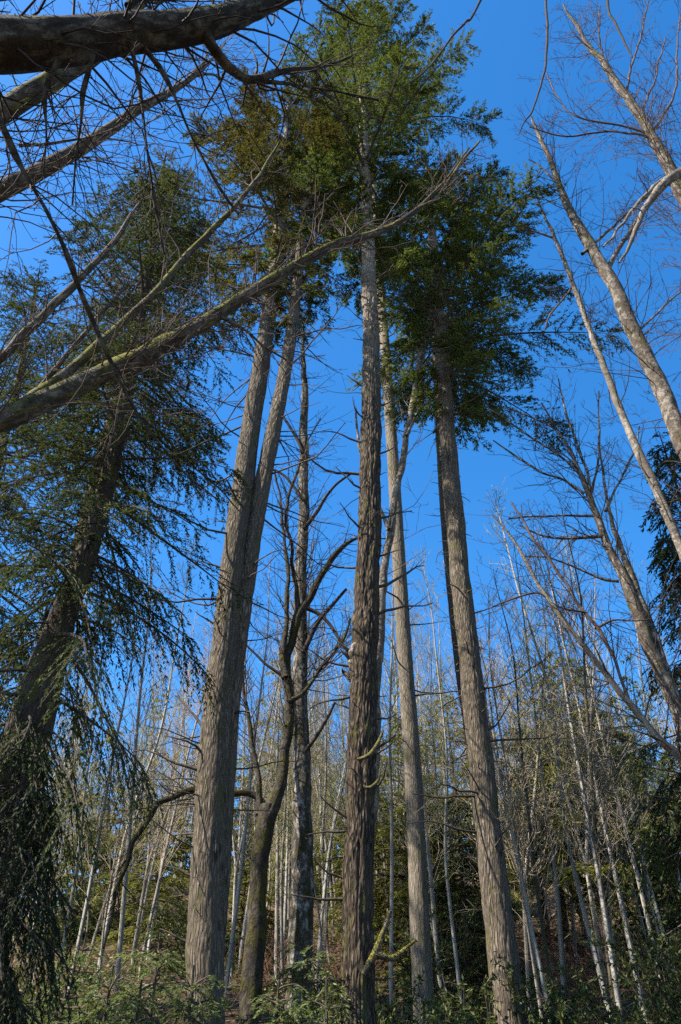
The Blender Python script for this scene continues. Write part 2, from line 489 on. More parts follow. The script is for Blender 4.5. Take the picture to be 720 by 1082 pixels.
def twigs_on(mb, rng, path, rad, k, L, depth, s0=.1, s1=1.0, ang=(.5, 1.1), up=.05, dens=3.0, wander=.12, mat=0, rr=.3, rmin=.003, bias=None, lfall=.6):
    for _ in range(k):
        s = rng.uniform(s0, s1)
        q, t = along(path, s)
        r = np.interp(s * (len(path) - 1), np.arange(len(path)), rad)
        d = side_dir(rng, t, rng.uniform(*ang))
        if bias is not None: d = nrm(d + np.asarray(bias) * rng.random())
        grow(mb, rng, q, d, L * rng.uniform(.45, 1.2) * (1 - lfall * (s - s0) / max(1e-3, s1 - s0)), max(rmin * 1.3, min(r * rr, .0035 + .003 * depth)), depth, dens, wander, up, .5, mat, 4, rmin)

def moss_on(mb, rng, path, rad, k, s0=0, s1=1, L=(.03, .07), spread=1.0, bare=.0):
    """tufts of moss along the upper side of a limb"""
    s = rng.uniform(s0, s1, k)
    keep = vnoise(np.stack([s * 23, s * 0, s * 0], -1), 3) > bare - .6
    s = s[keep]; k = len(s)
    f = s * (len(path) - 1); i = np.minimum(f.astype(int), len(path) - 2); f = (f - i)[:, None]
    q = path[i] * (1 - f) + path[i + 1] * f
    t = nrm(path[i + 1] - path[i]); r = (rad[i])[:, None]
    up = np.array([0, 0, 1.]) - t * t[:, 2:3]; up = nrm(up); sd_ = np.cross(t, up)
    a = rng.normal(0, .75 * spread, k)[:, None]
    o = up * np.cos(a) + sd_ * np.sin(a)
    d = nrm(o + rng.normal(0, .55, (k, 3)))
    mb.quads(q + o * r * .96, d, nrm(np.cross(d, rng.normal(size=(k, 3)))), rng.uniform(*L, k), rng.uniform(.25, .5, k) * L[1], rng.random(k))

def foliage(mb, rng, start, az, Lb, pitch, droop, sprig=.10, wid=.03, step=.11, K=18, mat=0, wmat=1, weep=0.0, twl=.40, tone=.0, wood=.25, gap=0.0, flat=.25):
    """one bough: a woody axis, side twigs, short leafy sprigs along every twig"""
    h = np.array([math.cos(az), math.sin(az), 0]); sdv = np.array([-h[1], h[0], 0])
    tp = math.tan(pitch)
    def A(s): return start + h * (Lb * s)[:, None] * .97 + np.array([0, 0, 1.]) * (Lb * (tp * s - droop * s * s))[:, None] + sdv * (wob * np.sin(s * 3 + ph) * s)[:, None]
    wob = Lb * rng.normal(0, .07); ph = rng.uniform(0, 6)
    ax = A(np.linspace(0, 1, 8))
    mb.tube(ax, np.linspace(.012 + .010 * Lb, .006, 8), 4, wmat)
    nt_ = max(4, int(Lb / step))
    s = np.sort(rng.uniform(.12, 1.0, nt_)) ** .8
    s = np.clip(s, .1, 1)
    if gap: s = s[s > gap * rng.uniform(.5, 1.2)]
    nt_ = len(s)
    if nt_ == 0: return
    p = A(s); tg = nrm(A(np.minimum(s + .02, 1.02)) - A(s - .02))
    sg = np.where(np.arange(nt_) % 2 == 0, 1.0, -1.0)[:, None]
    an = rng.uniform(.55, 1.15, nt_)[:, None]
    td = tg * np.cos(an) + sdv * sg * np.sin(an) + rng.normal(0, .16, (nt_, 3)) + np.array([0, 0, -.9 * weep])
    td = nrm(td)
    l = (Lb * twl * (1 - .72 * s) * rng.uniform(.5, 1.25, nt_) + .13)
    l = np.minimum(l, 1.5)
    if weep: l = l * (1 + .8 * weep)
    tw = rng.random(nt_)
    for j in np.nonzero(rng.random(nt_) < wood)[0]:
        uu = np.linspace(0, 1, 4)[:, None]
        mb.tube(p[j] + td[j] * l[j] * uu + np.array([0, 0, -1]) * l[j] * (.18 + .4 * weep) * uu ** 2, np.linspace(.007, .003, 4), 3, wmat)
    u = rng.uniform(.05, 1.0, (nt_, K))
    kk = (u * 0 + rng.random((nt_, K))) < np.clip(l / .45, .35, 1)[:, None]
    base = p[:, None] + td[:, None] * (l[:, None] * u)[..., None] + np.array([0, 0, -1.]) * (l[:, None] * (.18 + .4 * weep) * u * u)[..., None]
    ts = nrm(np.cross(td, np.array([0, 0, 1.])))[:, None]
    sg2 = np.where(rng.random((nt_, K)) < .5, 1., -1.)[..., None]
    d = td[:, None] * .8 + ts * sg2 * rng.uniform(.25, .9, (nt_, K, 1)) + rng.normal(0, flat, (nt_, K, 3)) + np.array([0, 0, -.1 - .5 * weep])
    d = nrm(d)
    tint = np.clip(.45 + tone + .25 * (tw[:, None] - .5) + rng.normal(0, .22, (nt_, K)), 0, .92)
    tint = np.where(rng.random((nt_, K)) < .02, .98, tint)
    kk = kk.ravel(); base = base.reshape(-1, 3)[kk]; d = d.reshape(-1, 3)[kk]; tint = tint.ravel()[kk]
    n_ = len(base)
    sidev = nrm(np.cross(d, np.array([0, 0, 1.]) + rng.normal(0, .55, (n_, 3))))
    sz = rng.uniform(.6, 1.35, n_)
    mb.quads(base, d, sidev, sprig * sz, wid * sz, tint, mat)

def crown_mesh(rng, path, z0, z1, nb, prof, sprig=.10, wid=.032, step=.10, K=18, pitch=(.15, -.25), droop=(.12, .25), weep=0., weep_low=None, tone=0., bias=None, gap=0., twl=.4, flat=.25, mats=None, clump=.5, zpow=1.0):
    """boughs in uneven whorls up a stem; prof = [(fraction, reach)] along the crown"""
    mb = MB()
    z = path[:, 2]
    fr = np.sort(rng.random(nb) ** zpow)
    fr = np.floor(fr * nb / 4.5) / (nb / 4.5) * clump + fr * (1 - clump) + rng.normal(0, .006, nb)
    fr = np.clip(fr, 0, 1)
    ga = rng.uniform(0, 6.28)
    for i, f in enumerate(fr):
        zz = z0 + (z1 - z0) * f
        q = np.array([np.interp(zz, z, path[:, k]) for k in range(3)])
        ga += 2.39996 + rng.normal(0, .45)
        R = np.interp(f, [a for a, _ in prof], [b for _, b in prof]) * rng.choice([.45, .7, 1.0, 1.0, 1.28]) * rng.uniform(.85, 1.15)
        if bias is not None:
            R *= max(.25, 1 + bias[0] * math.cos(ga - bias[1]))
        pt = pitch[1] + (pitch[0] - pitch[1]) * f + rng.normal(0, .09)
        wp = weep
        if weep_low is not None: wp = weep + (weep_low - weep) * max(0, 1 - f * 3)
        foliage(mb, rng, q, ga, max(.25, R), pt, rng.uniform(*droop), sprig, wid, step, K, 0, 1, wp, twl, tone + rng.normal(0, .17), .3, gap, flat)
    # leader
    top = path[-1]
    return mb

def dead_branch(root, rng, path, rad, s, L, az, name='dead_branch', mat='deadwood', depth=1, r=None, up=.02, pitch=0.0, dens=2.2, wander=.13, rmin=.004):
    q, t = along(path, s)
    rr = np.interp(s * (len(path) - 1), np.arange(len(path)), rad)
    d = np.array([math.cos(az), math.sin(az), math.tan(pitch)])
    mb = MB()
    q = q + nrm(d * np.array([1, 1, 0])) * rr * .8
    grow(mb, rng, q, d, L, r or (.010 + .009 * L), depth, dens, wander, up, .42, 0, 5, rmin)
    return mb.build(name, M[mat], root)

def s_at_px(path, py):
    best = min(range(len(path)), key=lambda i: abs(to_px(path[i])[1] - py))
    return best / (len(path) - 1)

# ------------------------------------------------------------------ setting: ground
def make_ground():
    def axis(lo, hi, near, n1, far, n2):
        a = np.linspace(lo, hi, n1)
        g = np.geomspace(1, far, n2)
        return a, g
    xs = np.concatenate([-np.geomspace(900, 46, 16), np.linspace(-44, 44, 170), np.geomspace(46, 900, 16)])
    ys = np.concatenate([-np.geomspace(300, 12, 10), np.linspace(-10, 70, 170), np.geomspace(73, 1600, 18)])
    X, Y = np.meshgrid(xs, ys, indexing='ij')
    Z = hgt(X, Y)
    V = np.stack([X, Y, Z], -1).reshape(-1, 3)
    idx = np.arange(V.shape[0]).reshape(X.shape)
    F = np.stack([idx[:-1, :-1], idx[1:, :-1], idx[1:, 1:], idx[:-1, 1:]], -1).reshape(-1, 4)
    mb = MB(); mb.raw(V, F)
    tag(mb.build('ground', M['ground']), 'brown leaf covered forest floor rising into a hillside', 'ground', kind='structure')
make_ground()

def make_litter():
    rng = np.random.default_rng(77); n = 22000
    x = rng.uniform(-16, 18, n); y = rng.uniform(10, 42, n)
    z = hgt(x, y) + rng.uniform(.01, .07, n)
    d = nrm(rng.normal(size=(n, 3)) * np.array([1, 1, .45])); sv = nrm(np.cross(d, np.array([0, 0, 1.]) + rng.normal(0, .5, (n, 3))))
    mb = MB(); mb.quads(np.stack([x, y, z], -1), d, sv, rng.uniform(.07, .17, n), rng.uniform(.05, .11, n), rng.random(n) * .9)
    tag(mb.build('leaf_litter', M['litter']), 'fallen brown leaves covering the hillside', 'leaves', kind='stuff')
make_litter()

# ------------------------------------------------------------------ the great firs
def tree_root(name, path, label, cat='tree', group=None):
    b = path[0].copy(); b[2] = float(hgt(b[0], b[1]))
    return empty(name, b, label, cat, group)

def trunk_part(root, path, rad, mat, seg=28, amp=.02, kind='fir', name='trunk', flare=0):
    mb = MB()
    r = rad.copy()
    if flare:
        z = path[:, 2] - path[0, 2]
        r = r * (1 + flare * np.exp(-z / .8))
    mb.tube(path, r, seg)
    return mb.build(name, M[mat], root, disp=trunk_disp(amp, kind))

BIGFIRS = {}
# --- central furrowed fir
def central_fir():
    rng = np.random.default_rng(1)
    pts = [(379, 1080, 35.1), (380, 950, 33.8), (382, 820, 31.5), (386, 700, 29.7), (390, 560, 25.7), (392, 450, 21.6), (391, 330, 17.1), (388, 230, 13.5), (385, 150, 10.8), (383, 90, 7.2), (382, 58, 5), (381, 30, 2)]
    path, rad = px_path(pts, 13.0, .06, to_ground=True, jitter=.022, seed=3)
    root = tree_root('fir_tree', path, 'tallest fir, thick furrowed trunk in the middle under a high spiky crown')
    trunk_part(root, path, rad, 'fir', 110, .045, flare=.35)
    cr = crown_mesh(rng, path, 23.6, path[-1][2] - .3, 105, [(0, .5), (.11, 1.5), (.18, 3.3), (.3, 3.0), (.6, 2.5), (.85, 1.5), (1, .45)], .115, .026, .058, 40, (.9, -.02), (.02, .22), bias=(.18, -.4), gap=.34, clump=.6, zpow=1.1)
    cr.build('crown', [M['needle'], M['deadwood']], root, smooth=False)
    # dead snags on the shaft: (py, side azimuth, length, pitch)
    snag = [(690, PI * 1.02, .55, .5), (705, PI * .95, .9, .1), (735, PI * 1.1, .8, -.35), (560, PI * 1.05, .7, .6), (545, .1, .8, .3), (480, .2, .6, .2), (590, -.1, .55, .35), (620, .15, 1.5, .12),
            (650, .05, 1.2, .1), (600, PI, .9, .35), (500, PI * .93, 1.6, .15), (470, PI * 1.05, 1.0, .5), (520, PI * 1.1, .8, .55), (760, .05, .45, .1), (790, -.15, .6, .55), (800, -.6, .55, .25), (835, -.5, .6, .6),
            (745, PI * .9, .35, .1), (865, PI, .6, .35), (880, PI * 1.03, .7, -.1), (905, PI * .95, .4, 0), (930, PI * 1.05, .6, .5), (950, PI * 1, .9, -.1), (1040, PI * .97, .45, .05), (1035, 0, .35, -.2),
            (430, .1, .5, .3), (410, PI, .55, .5), (445, PI * 1.15, .6, .6), (390, .3, .4, .3), (360, PI, .35, .3), (330, 0, .3, .4)]
    for k, (py, az, L_, pi_) in enumerate(snag):
        dead_branch(root, rng, path, rad, s_at_px(path, py), L_, az + rng.normal(0, .12), depth=1 if L_ > .5 else 0, r=.016 + .014 * L_, pitch=pi_, up=.06, wander=.2)
    for k in range(24):
        dead_branch(root, rng, path, rad, rng.uniform(.25, .68), rng.uniform(.7, 1.9), rng.uniform(0, 6.28), depth=2, r=.011, pitch=rng.uniform(-.2, .4), dens=1.6, wander=.2)
    for k in range(38):
        dead_branch(root, rng, path, rad, rng.uniform(.12, .62), rng.uniform(.12, .4), rng.uniform(0, 6.28), depth=0, r=.014, pitch=rng.uniform(-.2, .5))
    # bark knot where the old crotch was
    q, _ = along(path, s_at_px(path, 705)); rr = rad[int(s_at_px(path, 705) * (len(rad) - 1))]
    mb = MB(); 
    for k in range(5):
        a = PI * .8 + k * .2
        p0 = q + np.array([math.cos(a) * rr * .7, math.sin(a) * rr * .7 - .05, -.3 + .1 * k])
        pth, _ = bpath(rng, p0, (math.cos(a) * .6, math.sin(a) * .6, .9), .5, 9, .25, .05)
        mb.tube(pth, np.array([.05, .075, .08, .08, .07, .065, .055, .045, .03, .012]), 10)
    mb.build('burl', M['fir'], root, disp=trunk_disp(.02, 'fir'))
    # pale mossy snag low on the right side
    for pts_, wv in (([(384, 1030, 5.6), (396, 1008, 7.2), (405, 985, 5.6), (413, 963, 4.0)], 0), ([(396, 1008, 8), (415, 1012, 6), (428, 1003, 4), (440, 993, 3)], 1)):
        p2, r2 = px_path(pts_, 12.62, .04)
        mb = MB(); mb.tube(p2, r2, 8)
        mb2 = MB(); moss_on(mb2, rng, p2, r2, 260, L=(.015, .04), spread=2.2)
        o = mb.build('snag_branch', M['mossy'], root, disp=trunk_disp(.008, 'x'))
        ROOTLOC[o.name] = ROOTLOC[root.name]
        mb2.build('moss', M['mossleaf'], o, smooth=False)
    for pts_ in ([(378, 803, 3.8), (390, 798, 4.5), (399, 786, 3.8), (405, 772, 2.2)], [(384, 832, 3.8), (392, 832, 3.8), (400, 824, 3.0), (402, 812, 1.5)]):
        p2, r2 = px_path(pts_, 12.60, .04)
        mb = MB(); mb.tube(p2, r2, 7); mb.build('snag_branch', M['mossy'], root)
    BIGFIRS['central'] = path
central_fir()

# --- twin stemmed fir
def twin_fir():
    rng = np.random.default_rng(2)
    Y = 12.6
    A_ = [(216, 1085, 41.8), (218, 980, 38.5), (222, 880, 35.1), (228, 780, 31.3), (237, 680, 26.6), (250, 560, 23.8), (264, 460, 20.9), (277, 380, 18.1), (286, 320, 16.1), (294, 250, 13.3), (300, 180, 8.5), (303, 130, 4.8), (305, 105, 1.9)]
    path, rad = px_path(A_, Y, .10, to_ground=True, jitter=.02, seed=2)
    root = tree_root('fir_tree', path, 'twin stemmed fir, two straight brown trunks fused into one near its foot')
    trunk_part(root, path, rad, 'twin', 84, .020, flare=.3)
    B_ = [(226, 1060, 7.6, Y + .06), (233, 970, 15.2, Y + .2), (238, 840, 20.9, Y + .25), (245, 730, 21.8, Y + .22), (258, 630, 20.9, Y + .15), (272, 540, 19.0, Y + .1), (286, 470, 17.1, Y), (298, 410, 14.7, Y), (308, 350, 12.8, Y), (315, 290, 10.4, Y), (322, 220, 7.6, Y), (328, 160, 4.8, Y), (331, 125, 1.9, Y)]
    p2, r2 = px_path(B_, Y, .10)
    trunk_part(root, p2, r2, 'twin', 64, .018)
    cr = crown_mesh(rng, path, 17.6, 31.5, 82, [(0, .6), (.16, 1.3), (.26, 2.5), (.4, 2.5), (.7, 1.9), (1, .4)], .115, .026, .06, 36, (.6, -.15), (.05, .25), bias=(.25, PI), gap=.34, tone=-.05)
    cr.build('crown', [M['needle_brown'], M['deadwood']], root, smooth=False)
    cr = crown_mesh(rng, p2, 17.8, 30, 60, [(0, .5), (.16, 1.1), (.3, 2.1), (.5, 2.2), (1, .4)], .115, .026, .06, 36, (.5, -.2), (.05, .25), bias=(.05, 0), gap=.34, tone=-.08)
    cr.build('crown', [M['needle'], M['deadwood']], root, smooth=False)
    for k in range(78):
        s = rng.uniform(.10, .62); left = rng.random() < .62
        az = (PI if left else 0) + rng.normal(0, .6)
        long = rng.random() < .6
        L_ = rng.uniform(1.0, 2.6) if long else rng.uniform(.2, .7)
        if s < .28: L_ *= .5
        if left: dead_branch(root, rng, path, rad, s, L_, az, depth=2 if long else 0, r=.009 + .006 * L_, pitch=rng.uniform(-.25, .25), up=rng.choice([.05, -.03, .02]), dens=1.5, wander=.15)
        else: dead_branch(root, rng, p2, r2, s, L_, az, depth=2 if long else 0, r=.009 + .006 * L_, pitch=rng.uniform(-.25, .2), up=.02, dens=1.5, wander=.15)
    for py, L_, pi_ in ((812, 1.3, .35), (768, 1.1, .5), (800, .7, .5), (728, .5, .35), (660, .5, .5), (600, .6, .5), (880, .4, .1), (925, .5, .5), (940, .45, .0), (1035, .6, -.1), (1000, .5, .0), (1068, .5, 0)):
        dead_branch(root, rng, path, rad, s_at_px(path, py), L_, PI + rng.normal(0, .3), depth=1, r=.018 + .012 * L_, pitch=pi_, up=.02, wander=.18)
    BIGFIRS['twin'] = path
twin_fir()

# --- slim fir right behind the central one
def slim_fir():
    rng = np.random.default_rng(3)
    pts = [(449, 1085, 22.1), (444, 980, 21.2), (440, 880, 19.3), (434, 780, 17.9), (427, 680, 16.1), (421, 580, 14.3), (415, 480, 12.4), (408, 380, 10.6), (402, 300, 8.7), (398, 240, 7.4), (394, 180, 5.5), (392, 130, 3.2), (391, 105, 1.8)]
    path, rad = px_path(pts, 17.0, .12, to_ground=True)
    root = tree_root('fir_tree', path, 'slim pale fir with smooth straight trunk just right of the furrowed middle fir')
    trunk_part(root, path, rad, 'fir_smooth', 40, .010, flare=.25)
    cr = crown_mesh(rng, path, 28.0, 42, 70, [(0, 1.2), (.2, 1.9), (.6, 1.5), (1, .3)], .14, .045, .12, 18, (.5, -.2), (.05, .25), gap=.15)
    cr.build('crown', [M['needle'], M['deadwood']], root, smooth=False)
    for k in range(60):
        L_ = rng.choice([.2, .25, .35, .5, .9, 1.5])
        dead_branch(root, rng, path, rad, rng.uniform(.14, .62), L_ * rng.uniform(.7, 1.2), rng.uniform(0, 6.28), depth=1 if L_ > .6 else 0, r=.012 + .009 * L_, pitch=rng.uniform(-.2, .35), dens=1.4)
    BIGFIRS['slim'] = path
slim_fir()

# --- right fir
def right_fir():
    rng = np.random.default_rng(4)
    pts = [(540, 1085, 33.7), (531, 1000, 31.4), (521, 920, 29.1), (510, 820, 26.4), (499, 720, 23.7), (488, 620, 21.8), (480, 540, 19.1), (473, 460, 16.4), (468, 390, 14.1), (464, 330, 12.3), (459, 270, 10.0), (454, 220, 7.3), (450, 180, 3.6), (448, 160, 1.8)]
    path, rad = px_path(pts, 15.2, .10, to_ground=True, jitter=.022, seed=4)
    root = tree_root('fir_tree', path, 'straight fir with ragged green crown bulging right, standing at right of the middle')
    trunk_part(root, path, rad, 'twin', 80, .022, flare=.3)
    cr = crown_mesh(rng, path, 16.8, 29.0, 120, [(0, .6), (.16, 1.6), (.24, 2.9), (.36, 3.3), (.58, 2.9), (.8, 1.9), (1, .4)], .115, .026, .058, 40, (.55, -.30), (.05, .30), bias=(.28, -.35), gap=.32, tone=.05)
    cr.build('crown', [M['needle'], M['deadwood']], root, smooth=False)
    for k in range(88):
        L_ = rng.choice([.2, .25, .3, .4, .9, 1.7])
        dead_branch(root, rng, path, rad, rng.uniform(.12, .58), L_ * rng.uniform(.7, 1.2), rng.uniform(0, 6.28), depth=1 if L_ > .6 else 0, r=.012 + .008 * L_, pitch=rng.uniform(-.25, .3), dens=1.6)
    BIGFIRS['right'] = path
    # a second slim fir stem close behind it
    rng = np.random.default_rng(41)
    pts = [(535, 1085, 15), (504, 820, 14), (487, 700, 14), (474, 560, 15), (466, 450, 12), (462, 370, 10), (459, 310, 8), (455, 240, 5), (452, 200, 2)]
    path, rad = px_path(pts, 17.5, .14, to_ground=True)
    root = tree_root('fir_tree', path, 'slender dark fir half hidden close behind the straight fir with bulging crown')
    trunk_part(root, path, rad, 'hemlock', 20, .012)
    cr = crown_mesh(rng, path, 22.5, 36, 60, [(0, .6), (.2, 1.6), (.6, 1.3), (1, .3)], .14, .045, .12, 18, (.4, -.3), (.08, .3), gap=.15, tone=-.15)
    cr.build('crown', [M['needle_blue'], M['deadwood']], root, smooth=False)
    for k in range(14):
        dead_branch(root, rng, path, rad, rng.uniform(.3, .62), rng.uniform(.4, 1.3), rng.uniform(0, 6.28), depth=1, r=.014, pitch=rng.uniform(-.25, .2))
right_fir()

# --- drooping hemlock on the left, another behind its top, a weeping cedar low at the edge
def left_conifers():
    rng = np.random.default_rng(5)
    Y = 9.2
    pts = [(-62, 1000, 41.6), (-5, 850, 40.0), (24, 770, 36.8), (48, 700, 32.0), (75, 630, 27.2), (100, 560, 21.6), (118, 490, 17.6), (133, 420, 14.4), (146, 350, 11.2), (158, 280, 8.0), (168, 220, 4.8), (174, 175, 1.6)]
    path, rad = px_path(pts, Y, .10, to_ground=True)
    root = tree_root('hemlock_tree', path, 'dark drooping hemlock leaning right along the left side, thick brown trunk showing through')
    trunk_part(root, path, rad, 'hemlock', 70, .022, flare=.2)
    z1 = path[-1][2]
    cr = crown_mesh(rng, path, 5.0, z1 - .3, 220, [(0, 1.1), (.1, 1.6), (.3, 1.6), (.5, 1.6), (.7, 1.5), (.88, .95), (1, .25)], .058, .0155, .062, 52, (.25, -.35), (.12, .38), weep=.22, weep_low=1.0, bias=(.12, .1), gap=.05, tone=-.12, twl=.42)
    cr.build('crown', [M['needle_blue'], M['deadwood']], root, smooth=False)
    for k in range(30):
        dead_branch(root, rng, path, rad, rng.uniform(.2, .9), rng.uniform(.5, 1.5), rng.uniform(-1.2, 1.2) if k % 2 else rng.uniform(2, 4.3), depth=2, r=.012, pitch=rng.uniform(-.3, .3), mat='twig_pale' if k % 3 == 0 else 'deadwood', dens=2.0, wander=.2)
    # fir with brown-tinged top further back
    rng = np.random.default_rng(51)
    pts = [(60, 700, 22), (100, 520, 18), (130, 400, 13), (150, 310, 10), (163, 240, 6), (172, 180, 3), (176, 160, 1.5)]
    path, rad = px_path(pts, 18.0, .14, to_ground=True)
    root = tree_root('fir_tree', path, 'brown tinged twiggy fir top rising behind the dark drooping hemlock')
    trunk_part(root, path, rad, 'hemlock', 20, .012)
    cr = crown_mesh(rng, path, 18, path[-1][2] - .2, 130, [(0, 2.5), (.3, 2.9), (.6, 2.5), (.85, 1.5), (1, .35)], .085, .021, .10, 32, (.5, -.2), (.05, .25), gap=.25, tone=.0)
    cr.build('crown', [M['needle_brown'], M['twig']], root, smooth=False)
    # left edge fir
    rng = np.random.default_rng(52)
    pts = [(-80, 800, 18.0), (-40, 640, 14.4), (-5, 500, 10.2), (20, 400, 6.6), (34, 330, 3.6), (42, 285, 1.2)]
    path, rad = px_path(pts, 15.0, .14, to_ground=True)
    root = tree_root('fir_tree', path, 'dark green fir cut by the left edge of the view, beside the drooping hemlock')
    trunk_part(root, path, rad, 'hemlock', 20, .012)
    cr = crown_mesh(rng, path, 8, path[-1][2] - .2, 200, [(0, 2.3), (.3, 2.5), (.6, 2.2), (.85, 1.2), (1, .35)], .08, .021, .085, 36, (.4, -.3), (.08, .3), weep=.15, gap=.15, tone=-.1)
    cr.build('crown', [M['needle_blue'], M['deadwood']], root, smooth=False)
    # weeping cedar, near, low left
    rng = np.random.default_rng(53)
    path, rad = px_path([(-30, 1085, 26), (-4, 960, 20), (10, 900, 13), (24, 830, 6), (30, 790, 2)], 8.4, .1, to_ground=True)
    root = tree_root('cedar_tree', path, 'small dark weeping cedar low at the left edge below the hemlock trunk')
    trunk_part(root, path, rad, 'hemlock', 16, .008)
    cr = crown_mesh(rng, path, .5, path[-1][2], 115, [(0, 1.05), (.4, 1.05), (.75, .75), (1, .2)], .055, .015, .06, 44, (.1, -.45), (.3, .6), weep=.8, tone=-.2)
    cr.build('crown', [M['needle_dark'], M['twig_dark']], root, smooth=False)
left_conifers()

# ------------------------------------------------------------------ bare trees
def limb_mb(path, rad, seg=12, collar=.22): 
    sl = np.concatenate([[0], np.cumsum(np.linalg.norm(np.diff(path, axis=0), axis=1))])
    mb = MB(); mb.tube(path, rad * (1 + collar * np.exp(-sl / max(.05, 2.2 * rad[0]))), seg); return mb

def mossy_maple():
    rng = np.random.default_rng(6); Y = 14.6
    p0, r0 = px_path([(263, 1085, 23.2), (268, 1010, 22.4), (274, 940, 18.9), (279, 880, 19.8), (284, 850, 18.1)], Y, .08, to_ground=True, jitter=.03, seed=1)
    root = tree_root('maple_tree', p0, 'dark mossy crooked maple forking low, between twin stemmed fir and furrowed fir')
    trunk_part(root, p0, r0, 'maple', 22, .02, 'x', flare=.3)
    limbs = [
        ([(280, 872, 10.3), (274, 846, 7.7), (262, 838, 6.5), (240, 837, 6.0), (205, 834, 6.5), (182, 843, 5.6), (167, 849, 6.9), (154, 870, 5.6), (139, 890, 5.6), (133, 913, 4.7), (121, 941, 4.3), (117, 968, 3.0), (110, 1000, 1.7)], Y + .5, 'dark arching limb bent down to the left'),
        ([(281, 868, 17.2), (291, 845, 14.6), (299, 815, 11.6), (304, 780, 10.8), (304, 745, 10.3), (302, 715, 9.5), (306, 690, 9.5), (312, 662, 9.5), (318, 645, 9.5), (328, 632, 7.3), (338, 612, 6.9), (346, 600, 6.0), (356, 584, 6.0), (366, 574, 4.3), (377, 566, 2.6)], Y, None),
        ([(275, 862, 6.9), (274, 830, 5.2), (271, 795, 4.3), (265, 765, 4.3), (260, 725, 3.4), (257, 690, 3.0), (252, 650, 2.6)], Y + .1, None),
        ([(302, 715, 6.9), (299, 690, 6.9), (303, 660, 5.2), (305, 630, 4.7), (303, 600, 4.3), (300, 570, 3.4), (296, 540, 2.6), (290, 500, 1.7)], Y - .1, None),
        ([(316, 648, 5.2), (312, 610, 4.3), (309, 575, 3.4), (304, 545, 3.4), (313, 505, 2.6), (325, 470, 1.7), (340, 440, 1.3)], Y, None),
        ([(305, 742, 5.2), (322, 730, 4.3), (338, 705, 3.9), (352, 690, 3.4), (362, 672, 2.6), (368, 655, 1.7)], Y - .2, None),
    ]
    crown = MB()
    for pts, yy, lb in limbs:
        p, r = px_path(pts, yy, .06, jitter=.06, seed=len(pts))
        o = limb_mb(p, r, 14 if r.max() > .07 else 8, 0 if r.max() > .12 else .4).build('limb', M['maple'], root, disp=trunk_disp(.012, 'x'))
        if lb: o['label'] = lb
        ROOTLOC[o.name] = ROOTLOC[root.name]
        m2 = MB(); moss_on(m2, rng, p, r, int(1500 * min(1, r.max() / .15)), L=(.010, .03), spread=1.5)
        m2.build('moss', M['mossleaf'], o, smooth=False)
        twigs_on(crown, rng, p, r, 32, 1.5, 3, .2, 1, up=.07, dens=2.4, wander=.16, rr=.35, rmin=.0035)
    crown.build('crown', M['twig_dark'], root)
mossy_maple()

def mottled_alder():
    rng = np.random.default_rng(7); Y = 15.2
    p, r = px_path([(316, 1050, 27), (319, 960, 25), (320, 880, 21), (319, 800, 17.5), (318, 720, 15.5), (318, 640, 14), (320, 560, 11.5), (321, 480, 9.5), (322, 420, 7.5), (321, 370, 4), (320, 340, 2)], Y, .08, to_ground=True, jitter=.03, seed=4)
    root = tree_root('alder_tree', p, 'straight alder with dark trunk mottled in white patches behind the mossy maple')
    trunk_part(root, p, r, 'mottled', 24, .012, 'x', flare=.3)
    for pts in ([(320, 690, 6), (335, 660, 5), (352, 640, 4), (366, 622, 3)], [(319, 740, 5), (300, 715, 4), (276, 695, 3), (255, 675, 2)], [(320, 560, 5), (338, 535, 4), (352, 515, 3), (372, 500, 2)],
                [(320, 640, 5), (345, 655, 4), (368, 690, 3), (384, 705, 2)], [(321, 480, 4), (305, 450, 3), (285, 425, 2)], [(319, 800, 5), (340, 770, 4), (352, 745, 3)], [(320, 530, 4), (300, 500, 3), (272, 490, 2)]):
        q, s = px_path(pts, Y - .1, .1, jitter=.04, seed=len(pts) + pts[1][0])
        limb_mb(q, s, 8).build('limb', M['twig_dark'], root)
    mb = MB()
    twigs_on(mb, rng, p, r, 95, 2.2, 3, .36, 1, ang=(.8, 1.4), up=.02, dens=1.8, wander=.12, rr=.2)
    mb.build('crown', M['twig_dark'], root)
mottled_alder()

def pale_curved_alder():
    rng = np.random.default_rng(8); Y = 15.6
    p, r = px_path([(398, 745, 10.5), (401, 690, 9.8), (404, 640, 9.0), (408, 590, 8.2), (416, 540, 7.5), (425, 490, 6.8), (436, 430, 6.0), (446, 380, 5.6), (458, 330, 5.2), (473, 280, 3.8), (486, 240, 3.0), (497, 203, 1.9)], Y, .08, to_ground=True, jitter=.04, seed=9)
    root = tree_root('alder_tree', p, 'thin pale alder curving up rightwards in front of the straight fir crown')
    trunk_part(root, p, r, 'alder', 16, .008, 'x')
    for pts in ([(458, 332, 4.5), (455, 300, 4), (461, 270, 3), (459, 240, 2)], [(412, 560, 5), (395, 520, 4), (380, 470, 3), (376, 430, 2)], [(430, 460, 3), (445, 432, 2.5), (462, 420, 2)]):
        q, s = px_path(pts, Y - .15, .08, jitter=.03, seed=pts[0][0])
        limb_mb(q, s, 8).build('limb', M['alder'], root)
    mb = MB(); twigs_on(mb, rng, p, r, 44, 1.5, 3, .35, 1, up=.04, dens=2.0, rr=.25); mb.build('crown', M['twig_pale'], root)
pale_curved_alder()

